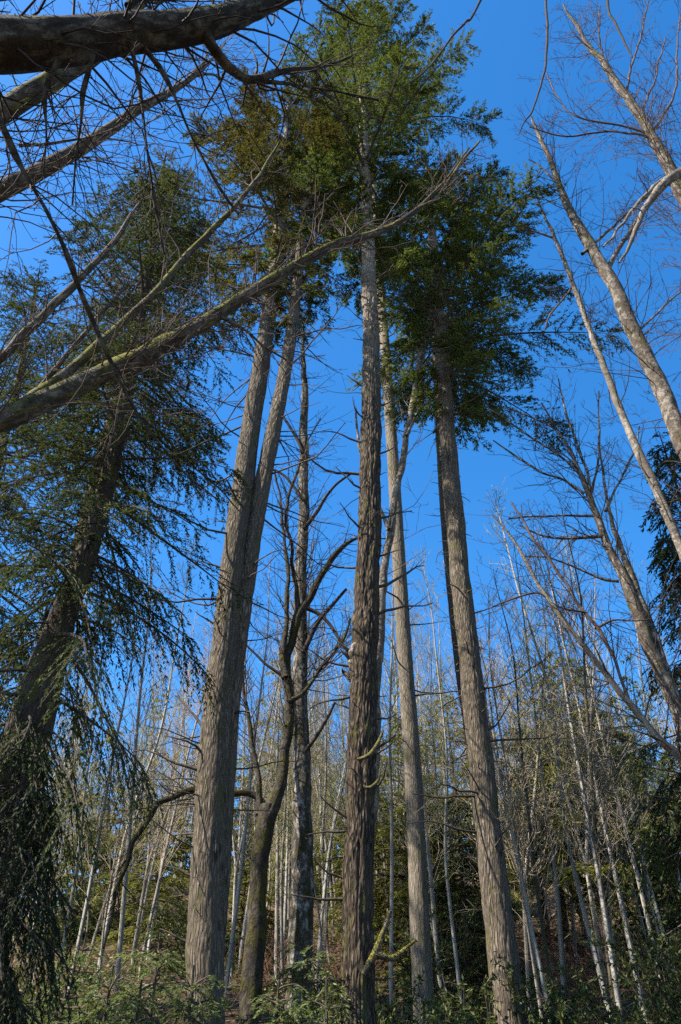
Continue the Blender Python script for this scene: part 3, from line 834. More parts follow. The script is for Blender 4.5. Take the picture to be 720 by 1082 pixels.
def leaning_tree(name, label, trunk_pts, mat, base=None, to_ground=False, limbs=(), limbmat=None, twig='twig', ntw=40, twL=1.4, tdepth=2, seg=18, amp=.01, moss=0, seed=0, Y=None, s0=.3, jitter=.04, up=.04, dens=2.4, rmin=.003, limb_tw=12, bias=None, moss_rng=(0, 1), limb_twL=None, wander=.15, limb_moss=0, moss_L=(.012, .035)):
    rng = np.random.default_rng(100 + seed)
    p, r = px_path(trunk_pts, Y, .08, base=base, to_ground=to_ground, jitter=jitter, seed=seed)
    root = tree_root(name, p, label)
    t = trunk_part(root, p, r, mat, seg, amp, 'x')
    ROOTLOC[t.name] = ROOTLOC[root.name]
    if moss:
        m2 = MB(); moss_on(m2, rng, p, r, moss, moss_rng[0], moss_rng[1], L=moss_L, spread=.95)
        m2.build('moss', M['mossleaf'], t, smooth=False)
    crown = MB()
    twigs_on(crown, rng, p, r, ntw, twL, tdepth, s0, 1, up=up, dens=dens, wander=wander, rr=.22, rmin=rmin, bias=bias)
    for k, pts in enumerate(limbs):
        q, s = px_path(pts, Y, .07, jitter=jitter, seed=seed * 31 + k)
        o = limb_mb(q, s, 12 if s.max() > .05 else 7).build('limb', M[limbmat or mat], root, disp=trunk_disp(amp * .6, 'x'))
        if limb_moss and s.max() > .03:
            ROOTLOC[o.name] = ROOTLOC[root.name]
            m2 = MB(); moss_on(m2, rng, q, s, limb_moss * 3, 0, .8, L=(.006, .018), spread=1.5); m2.build('moss', M['mossleaf'], o, smooth=False)
        twigs_on(crown, rng, q, s, limb_tw, limb_twL or twL * .7, tdepth, .15, 1, up=up, dens=dens, wander=wander, rr=.4, rmin=rmin, bias=bias)
    crown.build('crown', M[twig], root)
    return root

# right side: two leaning alders reaching up out of the right edge
leaning_tree('alder_tree', 'thick blotched alder leaning left across the upper right corner of sky',
    [(748, 530, 19.4), (722, 470, 18.7), (697, 405, 17.3), (668, 345, 15.5), (643, 292, 13.7), (622, 255, 11.5), (604, 225, 8.6), (592, 195, 6.8), (580, 165, 5.4), (568, 140, 3.6), (562, 125, 2.2)], 'alder_blotch', to_ground=True, Y=11.5,
    limbs=[[(640, 288, 5.8), (652, 265, 5.0), (668, 240, 4.7), (684, 218, 4.3), (700, 200, 4.3), (722, 180, 3.6)], [(616, 268, 3.6), (632, 254, 3.2), (650, 238, 2.9), (666, 222, 2.9), (684, 205, 2.2)],
           [(606, 226, 2.9), (598, 205, 2.5), (585, 190, 2.2), (570, 175, 1.4), (558, 168, 1.1)], [(672, 352, 2.9), (690, 335, 2.2), (708, 318, 1.8), (730, 300, 1.4)]],
    ntw=100, twL=2.6, tdepth=3, seed=1, s0=.36, jitter=.03, twig='twig_dark', limbmat='alder_blotch', rmin=.0035)
leaning_tree('alder_tree', 'thinner pale smooth alder leaning left below the thick blotched alder',
    [(745, 640, 10.6), (722, 585, 10.2), (698, 530, 9.2), (676, 480, 8.6), (655, 430, 7.6), (636, 380, 6.6), (618, 332, 5.6), (600, 285, 4.6), (585, 250, 3.6), (573, 222, 2.3), (566, 204, 1.3)], 'alder', to_ground=True, Y=12.2,
    limbs=[[(586, 252, 2.3), (570, 246, 2.0), (552, 241, 1.3), (540, 236, 1.0)], [(607, 300, 2.3), (596, 315, 2.0), (582, 330, 1.7), (576, 350, 1.0)]],
    ntw=36, twL=1.8, tdepth=3, twig='twig_dark', limbmat='twig', rmin=.0035, seed=2, s0=.45, jitter=.03)
leaning_tree('alder_tree', 'twiggy brown alder trunk slanting in the top right corner',
    [(760, 270, 14.4), (732, 222, 13.8), (710, 182, 12.6), (690, 145, 10.8), (668, 110, 9.6), (648, 82, 7.8), (630, 58, 6.0), (614, 36, 4.2), (602, 18, 2.4), (594, 5, 1.2)], 'alder_blotch', base=(9.5, 8.5, .22), Y=9.5,
    limbs=[[(689, 142, 3.0), (660, 133, 2.4), (625, 127, 1.8), (600, 115, 1.5), (576, 76, 1.2)], [(691, 148, 2.8), (672, 142, 2.4), (640, 138, 1.8), (600, 143, 1.8), (560, 135, 1.2)],
           [(662, 102, 3.0), (668, 70, 2.4), (680, 30, 1.8), (685, -10, 1.2)], [(690, 140, 3.0), (712, 100, 2.4), (716, 50, 1.8), (722, 0, 1.2)], [(640, 72, 2.4), (634, 40, 1.8), (636, 5, 1.2)], [(676, 122, 2.4), (694, 80, 1.8), (702, 40, 1.2)]],
    ntw=190, twL=3.0, tdepth=3, seed=3, s0=.25, jitter=.04, up=.06, dens=2.6, twig='twig', limbmat='twig', rmin=.004, limb_tw=16, limb_twL=1.8)
leaning_tree('alder_tree', 'pale crooked alder limb entering from the right edge under the top corner',
    [(790, 195, 13), (740, 178, 12), (716, 184, 11), (702, 196, 9), (690, 210, 8), (676, 232, 6), (664, 255, 4), (655, 275, 2)], 'alder', base=(8.6, 7.5, .2), Y=8.6,
    limbs=[[(712, 186, 7), (695, 196, 5), (676, 214, 4), (660, 232, 3), (640, 262, 2)]], ntw=44, twL=1.3, tdepth=3, seed=4, s0=.45, jitter=.05, twig='twig')

# hanging dark branches from an alder overhead, top right
leaning_tree('overhanging_branch', 'thin black branch hanging straight down from the top edge over open sky',
    [(600, -220, 6.2, 8.0), (580, -60, 3.7, 8.0), (577, 0, 2.8, 8.0), (578, 30, 2.8, 8.0), (577, 62, 2.5, 8.0), (571, 90, 2.2, 8.0), (562, 118, 1.9, 8.0), (555, 128, 1.6, 8.0), (549, 142, 0.9, 8.0)], 'twig_dark', seed=5, Y=8.0, ntw=34, twL=.6, tdepth=2, wander=.2, s0=.3, jitter=.015, seg=8, amp=.004, base=(3.5, -2.5, .2))
leaning_tree('overhanging_branch', 'short black branch hooking down from the top edge near the right corner',
    [(640, -90, 4.9, 8.5), (642, 0, 3.1, 8.5), (650, 24, 2.4, 8.5), (660, 45, 2.1, 8.5), (669, 60, 1.4, 8.5)], 'twig_dark', seed=6, Y=8.5, ntw=26, twL=.6, wander=.2, s0=.3, jitter=.015, seg=8, amp=.004, base=(5.5, -1.5, .2))
leaning_tree('overhanging_branch', 'slanting dark branch reaching down from the top edge beside the tallest crown',
    [(560, -120, 6.0, 9.0), (508, 0, 3.0, 9.0), (492, 24, 2.6, 9.0), (478, 40, 2.2, 9.0), (462, 62, 1.9, 9.0), (445, 80, 1.5, 9.0), (425, 93, 1.1, 9.0)], 'twig_dark', seed=7, Y=9.0, ntw=40, twL=1.3, tdepth=3, s0=.3, jitter=.02, seg=8, amp=.004, base=(2.0, -3.0, .2))

# bushy bare maples leaning in from lower right
def right_maples():
    Y = 13.5
    leaning_tree('maple_tree', 'double stemmed bare maple leaning left beside the dark cedar at the right edge',
        [(745, 815, 18.7), (722, 765, 16.4), (706, 725, 14.8), (690, 690, 13.3), (676, 655, 12.5), (664, 622, 10.9), (652, 592, 9.4), (640, 565, 8.6), (628, 535, 7.0), (618, 510, 5.5), (608, 488, 4.3), (598, 468, 3.1), (586, 448, 2.3), (570, 425, 1.6)], 'alder_blotch', to_ground=True, Y=Y, limbmat='mottled',
        limbs=[[(716, 745, 10.1), (702, 702, 9.4), (690, 668, 9.0), (676, 632, 8.2), (666, 606, 7.4), (655, 578, 6.2), (647, 550, 3.9), (640, 520, 3.1), (634, 495, 2.3), (630, 470, 1.6)],
               [(622, 520, 3.9), (618, 492, 3.1), (606, 460, 2.3), (596, 430, 2.0), (590, 400, 1.2)], [(618, 522, 3.1), (596, 508, 2.7), (570, 500, 2.3), (545, 484, 2.0), (520, 466, 1.6)], [(630, 545, 3.1), (604, 545, 2.3), (574, 546, 2.0), (540, 548, 1.6)],
               [(638, 566, 3.9), (622, 567, 3.9), (600, 569, 3.1), (575, 566, 2.3), (550, 556, 1.6)], [(626, 520, 3.1), (632, 490, 2.3), (634, 450, 2.0), (632, 415, 1.6)], [(654, 614, 3.1), (636, 612, 2.7), (610, 600, 2.3), (580, 590, 1.6), (555, 588, 1.2)],
               [(640, 540, 3.1), (655, 510, 2.3), (668, 480, 2.0), (676, 450, 1.6)], [(612, 500, 3.1), (590, 480, 2.3), (560, 462, 2.0), (530, 440, 1.6), (512, 430, 1.2)], [(600, 470, 2.7), (584, 452, 2.3), (560, 440, 1.6), (535, 430, 1.2)]],
        ntw=70, twL=2.4, tdepth=3, rmin=.0035, seed=11, s0=.5, jitter=.04, up=.05, twig='twig_dark', limb_tw=14, limb_twL=1.1, dens=2.2)
    leaning_tree('maple_tree', 'long thin pale stem slanting left out of the dark base at the right edge',
        [(750, 848, 11.7), (722, 805, 10.1), (698, 785, 8.6), (680, 765, 7.4), (660, 740, 6.6), (640, 712, 5.9), (618, 684, 5.5), (596, 655, 5.1), (576, 628, 4.7), (560, 602, 3.9), (548, 580, 3.1), (536, 562, 2.3), (520, 545, 1.6)], 'alder', to_ground=True, Y=12.8,
        limbs=[[(668, 750, 3.9), (650, 700, 3.5), (634, 668, 3.9), (616, 645, 3.5), (598, 615, 3.5), (580, 588, 3.1), (565, 570, 2.7), (552, 548, 2.3), (540, 530, 1.6)], [(630, 664, 3.1), (648, 655, 2.3), (670, 656, 1.6), (690, 654, 1.2)], [(620, 648, 2.7), (590, 640, 2.3), (565, 625, 2.0), (520, 640, 1.2)]],
        ntw=52, twL=2.2, tdepth=3, rmin=.0035, seed=12, s0=.45, jitter=.03, twig='twig_dark', limbmat='twig', limb_tw=14, dens=2.0)
right_maples()

# left: leaning mossy alders and overhead limbs
leaning_tree('alder_tree', 'mossy leaning alder trunk crossing in front of the firs from the left edge',
    [(-60, 466, 27.1, ('t', 8.4)), (0, 442, 26.2, ('t', 8.6)), (45, 423, 24.6, ('t', 8.9)), (90, 402, 22.1, ('t', 9.2)), (135, 382, 20.5, ('t', 9.5)), (170, 366, 20.5, ('t', 9.8)), (200, 350, 16.4, ('t', 10)), (240, 326, 14.8, ('t', 10.4)), (290, 296, 13.1, ('t', 10.8)), (335, 272, 11.1, ('t', 11.2)), (380, 252, 9.0, ('t', 11.6)), (410, 238, 6.6, ('t', 12)), (440, 220, 4.9, ('t', 12.3)), (465, 198, 3.7, ('t', 12.6)), (482, 178, 2.5, ('t', 12.9)), (498, 158, 1.6, ('t', 13.2))],
    'mossy', base=(-6.6, 3.6, .24), seed=21, seg=30, amp=.014, moss=9000, moss_rng=(.3, .82), ntw=130, twL=1.9, tdepth=3, s0=.36, twig='twig', jitter=.035, wander=.18,
    limbs=[[(440, 220, 3.3, ('t', 12.3)), (462, 208, 2.9, ('t', 12.5)), (485, 172, 2.5, ('t', 12.8)), (505, 150, 1.6, ('t', 13))], [(20, 430, 11.5, ('t', 8.8)), (60, 402, 10.7, ('t', 9.2)), (100, 368, 9.8, ('t', 9.6)), (130, 340, 8.6, ('t', 10)), (165, 305, 7.8, ('t', 10.3)), (195, 272, 7.0, ('t', 10.7)), (225, 243, 6.1, ('t', 11.1)), (255, 210, 4.9, ('t', 11.5)), (280, 178, 3.7, ('t', 11.9)), (298, 150, 2.0, ('t', 12.2))],
           [(228, 333, 4.1, ('t', 10.3)), (258, 350, 3.3, ('t', 10.4)), (280, 366, 2.5, ('t', 10.4)), (310, 385, 1.6, ('t', 10.4))]], limb_tw=18, limb_moss=500)
leaning_tree('alder_tree', 'thin twiggy leaning stem above the mossy leaning alder at the left',
    [(-40, 405, 10, ('t', 11)), (0, 378, 9.5, ('t', 11)), (40, 338, 9, ('t', 11.3)), (80, 298, 8, ('t', 11.6)), (115, 262, 6, ('t', 12)), (138, 232, 4, ('t', 12.3)), (152, 212, 2, ('t', 12.6))], 'alder_blotch', base=(-8.2, 5.6, .14), seed=22, ntw=70, twL=1.3, tdepth=3, s0=.42, twig='twig', jitter=.03,
    limbs=[[(8, 452, 7, ('t', 11)), (50, 400, 6, ('t', 11.2)), (90, 352, 5, ('t', 11.4)), (120, 318, 4, ('t', 11.6)), (150, 290, 2, ('t', 11.8))]])
leaning_tree('alder_tree', 'massive dark mossy limb crossing overhead in the top left corner',
    [(-90, 52, 56, ('t', 5.4)), (0, 47, 54, ('t', 5.5)), (60, 42, 47, ('t', 5.6)), (120, 36, 42, ('t', 5.8)), (180, 31, 36, ('t', 6)), (225, 25, 31, ('t', 6.2)), (262, 12, 24, ('t', 6.4)), (295, 0, 18, ('t', 6.6)), (330, -18, 14, ('t', 6.8)), (380, -50, 8, ('t', 7.2))],
    'overhead', base=(-5.2, .6, .26), seed=23, seg=56, amp=.022, moss=16000, moss_rng=(.35, 1), moss_L=(.008, .022), ntw=110, twL=1.7, tdepth=3, s0=.35, twig='twig_dark', jitter=.02, limb_moss=420, limb_tw=24, limb_twL=1.0, up=-.015, wander=.2, rmin=.002,
    limbs=[[(214, 34, 12, ('t', 6.1)), (222, 48, 11, ('t', 6.1)), (236, 66, 11, ('t', 6.2)), (250, 78, 11, ('t', 6.3)), (264, 84, 10, ('t', 6.4)), (285, 79, 8, ('t', 6.5)), (308, 74, 6, ('t', 6.7)), (335, 72, 4, ('t', 7)), (370, 62, 2.5, ('t', 7.3))],
           [(262, 84, 5, ('t', 6.4)), (300, 88, 3.5, ('t', 6.6)), (350, 95, 2.5, ('t', 6.9)), (400, 106, 2, ('t', 7.2))],
           [(62, 62, 5, ('t', 5.5)), (50, 84, 4.5, ('t', 5.5)), (46, 105, 4, ('t', 5.5)), (48, 145, 3, ('t', 5.5)), (45, 190, 1.5, ('t', 5.5))],
           [(99, 54, 5, ('t', 5.6)), (94, 75, 4.5, ('t', 5.6)), (88, 100, 4.5, ('t', 5.6)), (86, 130, 4, ('t', 5.6)), (80, 165, 3, ('t', 5.6)), (74, 215, 1.5, ('t', 5.6))],
           [(137, 50, 4, ('t', 5.8)), (144, 80, 3.5, ('t', 5.8)), (150, 120, 3.5, ('t', 5.8)), (155, 160, 3, ('t', 5.8)), (162, 215, 2.5, ('t', 5.8)), (172, 270, 1.5, ('t', 5.8))],
           [(150, 50, 5, ('t', 5.9)), (170, 75, 4.5, ('t', 5.9)), (185, 105, 4, ('t', 5.9)), (200, 140, 3.5, ('t', 5.9)), (215, 170, 3, ('t', 5.9)), (235, 205, 2.5, ('t', 5.9)), (250, 225, 2, ('t', 5.9))],
           [(-5, 118, 5, ('t', 5.5)), (12, 155, 6, ('t', 5.5)), (30, 190, 5.5, ('t', 5.5)), (48, 222, 5, ('t', 5.5)), (65, 262, 4.5, ('t', 5.5)), (85, 318, 4, ('t', 5.6)), (110, 370, 3.5, ('t', 5.6)), (140, 430, 3, ('t', 5.7)), (175, 478, 2.5, ('t', 5.7)), (230, 530, 1.5, ('t', 5.8))],
           [(135, 8, 8, ('t', 6.1)), (148, -8, 8, ('t', 6.2)), (160, -40, 6, ('t', 6.4))]])
leaning_tree('alder_tree', 'thick grey leaning trunk just below the massive overhead limb at the left',
    [(-70, 166, 27, ('t', 8.6)), (0, 122, 25, ('t', 8.8)), (40, 95, 23, ('t', 9)), (75, 72, 20, ('t', 9.3)), (105, 54, 16, ('t', 9.6)), (130, 28, 12, ('t', 10)), (155, -5, 9, ('t', 10.5)), (190, -50, 5, ('t', 11))], 'mossy', base=(-7.6, 2.2, .25), seed=24, seg=26, amp=.012, moss=700, moss_rng=(.4, .9), ntw=120, twL=2.2, tdepth=3, s0=.30, twig='twig_dark', jitter=.03, wander=.18, up=.0)
leaning_tree('alder_tree', 'slender grey leaning trunk with forked twiggy tip over blue sky at upper left',
    [(-70, 232, 21, ('t', 9.4)), (0, 200, 19, ('t', 9.6)), (40, 183, 17, ('t', 9.8)), (80, 163, 15, ('t', 10)), (120, 136, 13, ('t', 10.3)), (155, 112, 10, ('t', 10.6)), (185, 94, 7, ('t', 10.9)), (205, 80, 5, ('t', 11.1)), (225, 62, 3, ('t', 11.4)), (240, 45, 2, ('t', 11.6))], 'alder_blotch', base=(-8.4, 3.4, .22), seed=25, seg=22, amp=.008, ntw=130, twL=2.2, tdepth=3, s0=.33, twig='twig', jitter=.03, wander=.18, up=.02,
    limbs=[[(20, 155, 4, ('t', 9.6)), (60, 152, 3, ('t', 9.7)), (100, 145, 2, ('t', 9.8)), (140, 128, 1.5, ('t', 9.9))], [(200, 84, 4, ('t', 11)), (212, 72, 3, ('t', 11.2)), (222, 55, 2, ('t', 11.4))], [(205, 80, 3, ('t', 11.1)), (225, 78, 2.5, ('t', 11.2)), (250, 90, 1.5, ('t', 11.2))]])

# ------------------------------------------------------------------ conifers on the hillside
def conifer(name, label, px, py_top, Y, R, mat, seed, nb=90, weep=.1, tone=0, h=None, sprig=.15, gap=.05, group=None, K=15, low=.1, step=.13, bark='hemlock'):
    rng = np.random.default_rng(seed)
    top, _ = at(px, py_top, Y)
    x, y = top[0], Y
    zg = float(hgt(x, y)) - .1
    z = np.linspace(zg, top[2], 26); n = len(z)
    lean = rng.normal(0, .02)
    path = np.stack([x + lean * (z - z[-1]), y + 0 * z, z], -1)
    H = top[2] - zg
    rad = np.linspace(.013 * H + .02, .012, n)
    root = tree_root(name, path, label, 'tree', group)
    mb = MB(); mb.tube(path, rad, 10); mb.build('trunk', M[bark], root)
    cr = crown_mesh(rng, path, zg + low * H, top[2] - .1, nb, [(0, R), (.15, R * 1.05), (.45, R * .8), (.75, R * .45), (1, .15)], sprig, sprig * .26, step, int(K * 1.5), (.5, -.15), (.08, .3), weep=weep, gap=gap, tone=tone)
    cr.build('crown', [M[mat], M['twig']], root, smooth=False)
    return root
G1 = None
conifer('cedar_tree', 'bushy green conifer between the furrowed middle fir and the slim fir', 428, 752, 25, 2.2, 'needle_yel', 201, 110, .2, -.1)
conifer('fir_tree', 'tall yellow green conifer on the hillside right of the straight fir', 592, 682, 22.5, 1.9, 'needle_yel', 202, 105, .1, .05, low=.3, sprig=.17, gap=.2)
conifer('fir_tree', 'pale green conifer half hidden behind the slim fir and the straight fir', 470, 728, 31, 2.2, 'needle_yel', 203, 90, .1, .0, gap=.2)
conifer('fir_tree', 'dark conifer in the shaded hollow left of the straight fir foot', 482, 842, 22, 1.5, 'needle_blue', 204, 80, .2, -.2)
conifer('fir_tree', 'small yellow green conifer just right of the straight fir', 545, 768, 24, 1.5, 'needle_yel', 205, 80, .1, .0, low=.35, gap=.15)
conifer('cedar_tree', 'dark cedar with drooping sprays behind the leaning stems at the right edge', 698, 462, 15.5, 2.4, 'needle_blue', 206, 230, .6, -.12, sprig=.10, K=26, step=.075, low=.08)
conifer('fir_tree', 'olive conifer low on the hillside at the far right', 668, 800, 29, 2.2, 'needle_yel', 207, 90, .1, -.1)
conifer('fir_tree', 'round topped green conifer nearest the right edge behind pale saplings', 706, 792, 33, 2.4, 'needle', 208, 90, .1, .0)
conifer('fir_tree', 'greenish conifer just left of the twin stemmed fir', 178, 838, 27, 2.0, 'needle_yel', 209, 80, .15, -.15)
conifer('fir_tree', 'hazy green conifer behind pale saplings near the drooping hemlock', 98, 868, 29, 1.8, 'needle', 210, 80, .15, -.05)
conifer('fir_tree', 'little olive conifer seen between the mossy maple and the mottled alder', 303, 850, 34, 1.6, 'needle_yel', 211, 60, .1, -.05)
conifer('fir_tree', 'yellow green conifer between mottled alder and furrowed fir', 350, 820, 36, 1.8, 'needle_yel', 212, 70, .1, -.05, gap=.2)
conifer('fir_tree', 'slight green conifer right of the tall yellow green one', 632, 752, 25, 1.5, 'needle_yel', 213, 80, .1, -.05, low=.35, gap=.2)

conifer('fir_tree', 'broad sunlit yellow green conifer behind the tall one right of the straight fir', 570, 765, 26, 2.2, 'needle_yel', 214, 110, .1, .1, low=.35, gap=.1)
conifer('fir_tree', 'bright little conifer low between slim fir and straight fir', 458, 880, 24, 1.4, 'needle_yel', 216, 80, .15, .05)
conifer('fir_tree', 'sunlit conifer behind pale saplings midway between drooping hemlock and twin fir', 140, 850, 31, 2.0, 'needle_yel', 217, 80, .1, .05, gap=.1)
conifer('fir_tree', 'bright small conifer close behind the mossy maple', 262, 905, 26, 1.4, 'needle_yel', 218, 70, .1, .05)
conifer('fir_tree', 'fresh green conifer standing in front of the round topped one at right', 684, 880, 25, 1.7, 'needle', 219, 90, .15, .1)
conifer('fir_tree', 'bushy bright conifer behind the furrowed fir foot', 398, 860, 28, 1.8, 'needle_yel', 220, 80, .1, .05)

# young cedars at the foot of the slope
YC = [(170, 985, 12.0, 1.25, 'young cedar with pale green fan sprays left of the twin stemmed fir'),
      (120, 1020, 11.6, 1.1, 'low pale green young cedar nearest the dark weeping cedar'),
      (150, 1035, 10.4, .9, 'short bright young cedar in front of the taller one by the twin fir'),
      (322, 985, 13.0, .95, 'young cedar with dusky sprays at the foot of the mottled alder'),
      (345, 1030, 12.2, .7, 'short young cedar tucked left of the furrowed fir foot'),
      (92, 985, 14.5, 1.0, 'young cedar in the shade further up behind the low pale one'),
      (205, 1020, 11.2, .95, 'young cedar brushing the left side of the twin stemmed fir foot'),
      (72, 1035, 11.8, .8, 'young cedar half behind the dark weeping cedar'),
      (295, 1035, 12.4, .75, 'tiny young cedar right of the mossy maple foot')]
for k, (px, py, Y, R, lb) in enumerate(YC):
    conifer('young_cedar', lb, px, py, Y, R, 'cedar', 300 + k, 50, .35, .05, sprig=.062, K=34, step=.06, low=.05, group='young cedars at the foot of the slope')

# leafy evergreen shrubs
def shrub(label, px, py, Y, R, H, seed, n=3600, mat='shrub'):
    rng = np.random.default_rng(seed)
    top, _ = at(px, py, Y); x, y = top[0], Y
    zg = float(hgt(x, y))
    root = empty('evergreen_shrub', (x, y, zg), label, 'shrub', 'leafy shrubs on the hillside')
    st = MB(); lv = MB()
    H = max(H, top[2] - zg)
    tips = []
    for k in range(16):
        a = rng.uniform(0, 6.28)
        d = np.array([math.cos(a) * .45, math.sin(a) * .45, 1]) 
        pth, _ = bpath(rng, (x + .2 * math.cos(a), y + .2 * math.sin(a), zg - .1), d, H * rng.uniform(.7, 1.1), 7, .14, .0)
        st.tube(pth, np.linspace(.02, .005, 8), 4)
        for j in range(9):
            q, t = along(pth, rng.uniform(.2, 1))
            p2, _ = bpath(rng, q, side_dir(rng, t, 1.0), R * rng.uniform(.3, .8), 4, .2, .0)
            st.tube(p2, np.linspace(.008, .003, 5), 3); tips.append(p2)
    tips = np.array(tips)
    i = rng.integers(0, len(tips), n); j = rng.integers(0, 4, n); f = rng.random(n)[:, None]
    b = tips[i, j] * (1 - f) + tips[i, j + 1] * f
    d = nrm(nrm(tips[i, j + 1] - tips[i, j]) * .5 + rng.normal(0, .6, (n, 3)) + np.array([0, 0, -.15]))
    sv = nrm(np.cross(d, np.array([0, 0, 1.]) + rng.normal(0, .5, (n, 3))))
    lv.quads(b, d, sv, rng.uniform(.06, .12, n), rng.uniform(.025, .045, n), np.clip(rng.normal(.45, .28, n), 0, 1))
    st.build('stem', M['twig_dark'], root)
    lv.build('foliage', M[mat], root, smooth=False)
SH = [(690, 890, 19, 1.5, 3.5, 'tall glossy evergreen shrub at the right edge below pale saplings'),
      (705, 980, 14.5, 1.2, 2.8, 'dark shrub in the bottom right corner'),
      (640, 1020, 14, 1.0, 2.0, 'low dark shrub left of the bottom right corner shrub'),
      (575, 1030, 15, .9, 1.8, 'low dark shrub just right of the straight fir foot'),
      (495, 1030, 15.5, .8, 1.6, 'low shrub left of the straight fir foot'),
      (470, 1060, 13.2, .6, 1.4, 'small shrub between the slim fir foot and the straight fir'),
      (418, 1040, 14.2, .7, 1.6, 'shrub between the furrowed fir foot and the slim fir'),
      (60, 1030, 13, 1.0, 2.0, 'shaded shrub beside the dark weeping cedar'),
      (460, 960, 20, 1.3, 2.4, 'dark shrub in the hollow between slim fir and straight fir'),
      (220, 960, 21, 1.2, 2.2, 'dull shrub showing either side of the twin stemmed fir foot')]
for k, (px, py, Y, R, H, lb) in enumerate(SH): shrub(lb, px, py, Y, R, H, 400 + k)

# reddish brambles
def bramble(label, px, py, Y, seed, H=1.6):
    rng = np.random.default_rng(seed)
    p, _ = at(px, py, Y); x, y = p[0], Y; zg = float(hgt(x, y))
    mb = MB()
    for k in range(60):
        a = rng.uniform(0, 6.28)
        grow(mb, rng, (x + rng.normal(0, .7), y + rng.normal(0, .7), zg - .05), (math.cos(a) * .5, math.sin(a) * .5, 1), H * rng.uniform(.5, 1.2), .007, 1, 3.5, .15, -.06, .5, 0, 3)
    tag(mb.build('bramble_bush', M['bramble'], origin=(x, y, zg)), label, 'bramble', 'reddish brambles on the slope')
for k, (px, py, Y, lb) in enumerate([(610, 935, 26, 'reddish bramble tangle highest on the slope right of the straight fir'), (590, 985, 21, 'reddish bramble below the highest one, right of the straight fir foot'), (632, 975, 22, 'reddish bramble beside the glossy shrubs at right'),
    (345, 960, 22, 'brown bramble behind the furrowed fir foot'), (300, 960, 23, 'brown bramble between the mossy maple and the mottled alder'), (130, 1000, 16, 'dull bramble among the young cedars at left'), (560, 960, 24, 'bramble close behind the straight fir on its right')]):
    bramble(lb, px, py, Y, 500 + k)

# fallen branches across the slope
for k, (a, b, Y, lb) in enumerate([((560, 1000), (595, 960), 28, 'pale fallen branch propped against brush right of the straight fir'), ((480, 935), (505, 945), 29, 'pale fallen branch behind the straight fir'), ((560, 985), (640, 1010), 26, 'dark fallen log lying on the brown slope')]):
    rng = np.random.default_rng(600 + k)
    p, r = px_path([(a[0], a[1], 5), ((a[0] + b[0]) / 2, (a[1] + b[1]) / 2 - 2, 4), (b[0], b[1], 2)], Y, .08, jitter=.05, seed=k)
    c = p.mean(0)
    # lay it down on the slope
    p[:, 2] = np.maximum(p[:, 2], hgt(p[:, 0], p[:, 1]) + .05); 
    mb = MB(); mb.tube(p, r, 8); twigs_on(mb, rng, p, r, 6, .6, 1)
    tag(mb.build('fallen_branch', M['twig_pale'] if k < 2 else M['twig_dark'], origin=p[0]), lb, 'branch', 'fallen branches on the slope')

# ------------------------------------------------------------------ sapling thicket
def make_sapling(adj, barkm, twigm, seed, H=12, r=.075, lean=0., fork=False, crook=.1, nt=64):
    rng = np.random.default_rng(seed)
    root = empty('alder_sapling', (0, 0, 0), 'sapling', 'sapling', 'bare saplings in the hillside thicket')
    z = np.linspace(-.2, H, 34); s = z / H
    def stem(off, z0=0, ph=0):
        x = lean * H * s ** 1.4 + crook * vnoise(np.stack([s * 4 + ph, s * 0, s * 0 + seed], -1), seed) * (.3 + s) + off * np.clip(s - z0, 0, 1) * H * .16
        y = crook * vnoise(np.stack([s * 4 + ph, s * 0 + 7, s * 0 + seed], -1), seed)
        return np.stack([x, y, z], -1)
    mb = MB(); paths = []
    p = stem(1 if fork else 0, .25 if fork else 0); rad = np.linspace(r, .008, 34) ; rad = r * (1 - s.clip(0, 1)) ** .8 + .006
    mb.tube(p, rad, 8); paths.append((p, rad))
    if fork:
        p2 = stem(-1, .25); p2 = p2[8:]; mb.tube(p2, rad[8:] * .8, 7); paths.append((p2, rad[8:] * .8))
    mb.build('trunk', M[barkm], root)
    tw = MB()
    for q, rr in paths:
        twigs_on(tw, rng, q, rr, nt // len(paths), 2.3, 2, .22, 1, ang=(.4, .95), up=.06, dens=2.6, wander=.12, rr=.4, rmin=.005, lfall=.7)
        twigs_on(tw, rng, q, rr, 8, .5, 0, .05, .4, ang=(1.0, 1.5), up=0)
    tw.build('crown', M[twigm], root)
    root['adj'] = adj
    return root
PROTO = {
    'straight white': [make_sapling('', 'white', 'twig_tan', 701, 12, .05), make_sapling('', 'white', 'twig_green', 702, 13.5, .045, crook=.2)],
    'leaning white': [make_sapling('', 'white', 'twig_tan', 703, 11, .042, lean=.16, crook=.15)],
    'forked white': [make_sapling('', 'white', 'twig_pale', 704, 12, .055, fork=True)],
    'straight grey': [make_sapling('', 'grey', 'twig_green', 705, 12, .048), make_sapling('', 'grey', 'twig_tan', 706, 10, .04, crook=.22)],
    'leaning grey': [make_sapling('', 'grey', 'twig_tan', 707, 11, .042, lean=.2, crook=.18)],
    'forked grey': [make_sapling('', 'grey', 'twig_tan', 708, 11.5, .052, fork=True)],
    'slender brown': [make_sapling('', 'dark', 'twig_tan', 712, 7, .024, crook=.2, nt=30), make_sapling('', 'grey', 'twig_green', 713, 6, .02, lean=.12, crook=.2, nt=26)],
    'dark straight': [make_sapling('', 'dark', 'twig_pale', 709, 11, .042, crook=.12)],
    'dark leaning': [make_sapling('', 'dark', 'twig_green', 710, 10, .04, lean=.22, crook=.2)],
    'dark forked': [make_sapling('', 'dark', 'twig', 711, 11, .05, fork=True)],
}
USED = set(); SAPS = []
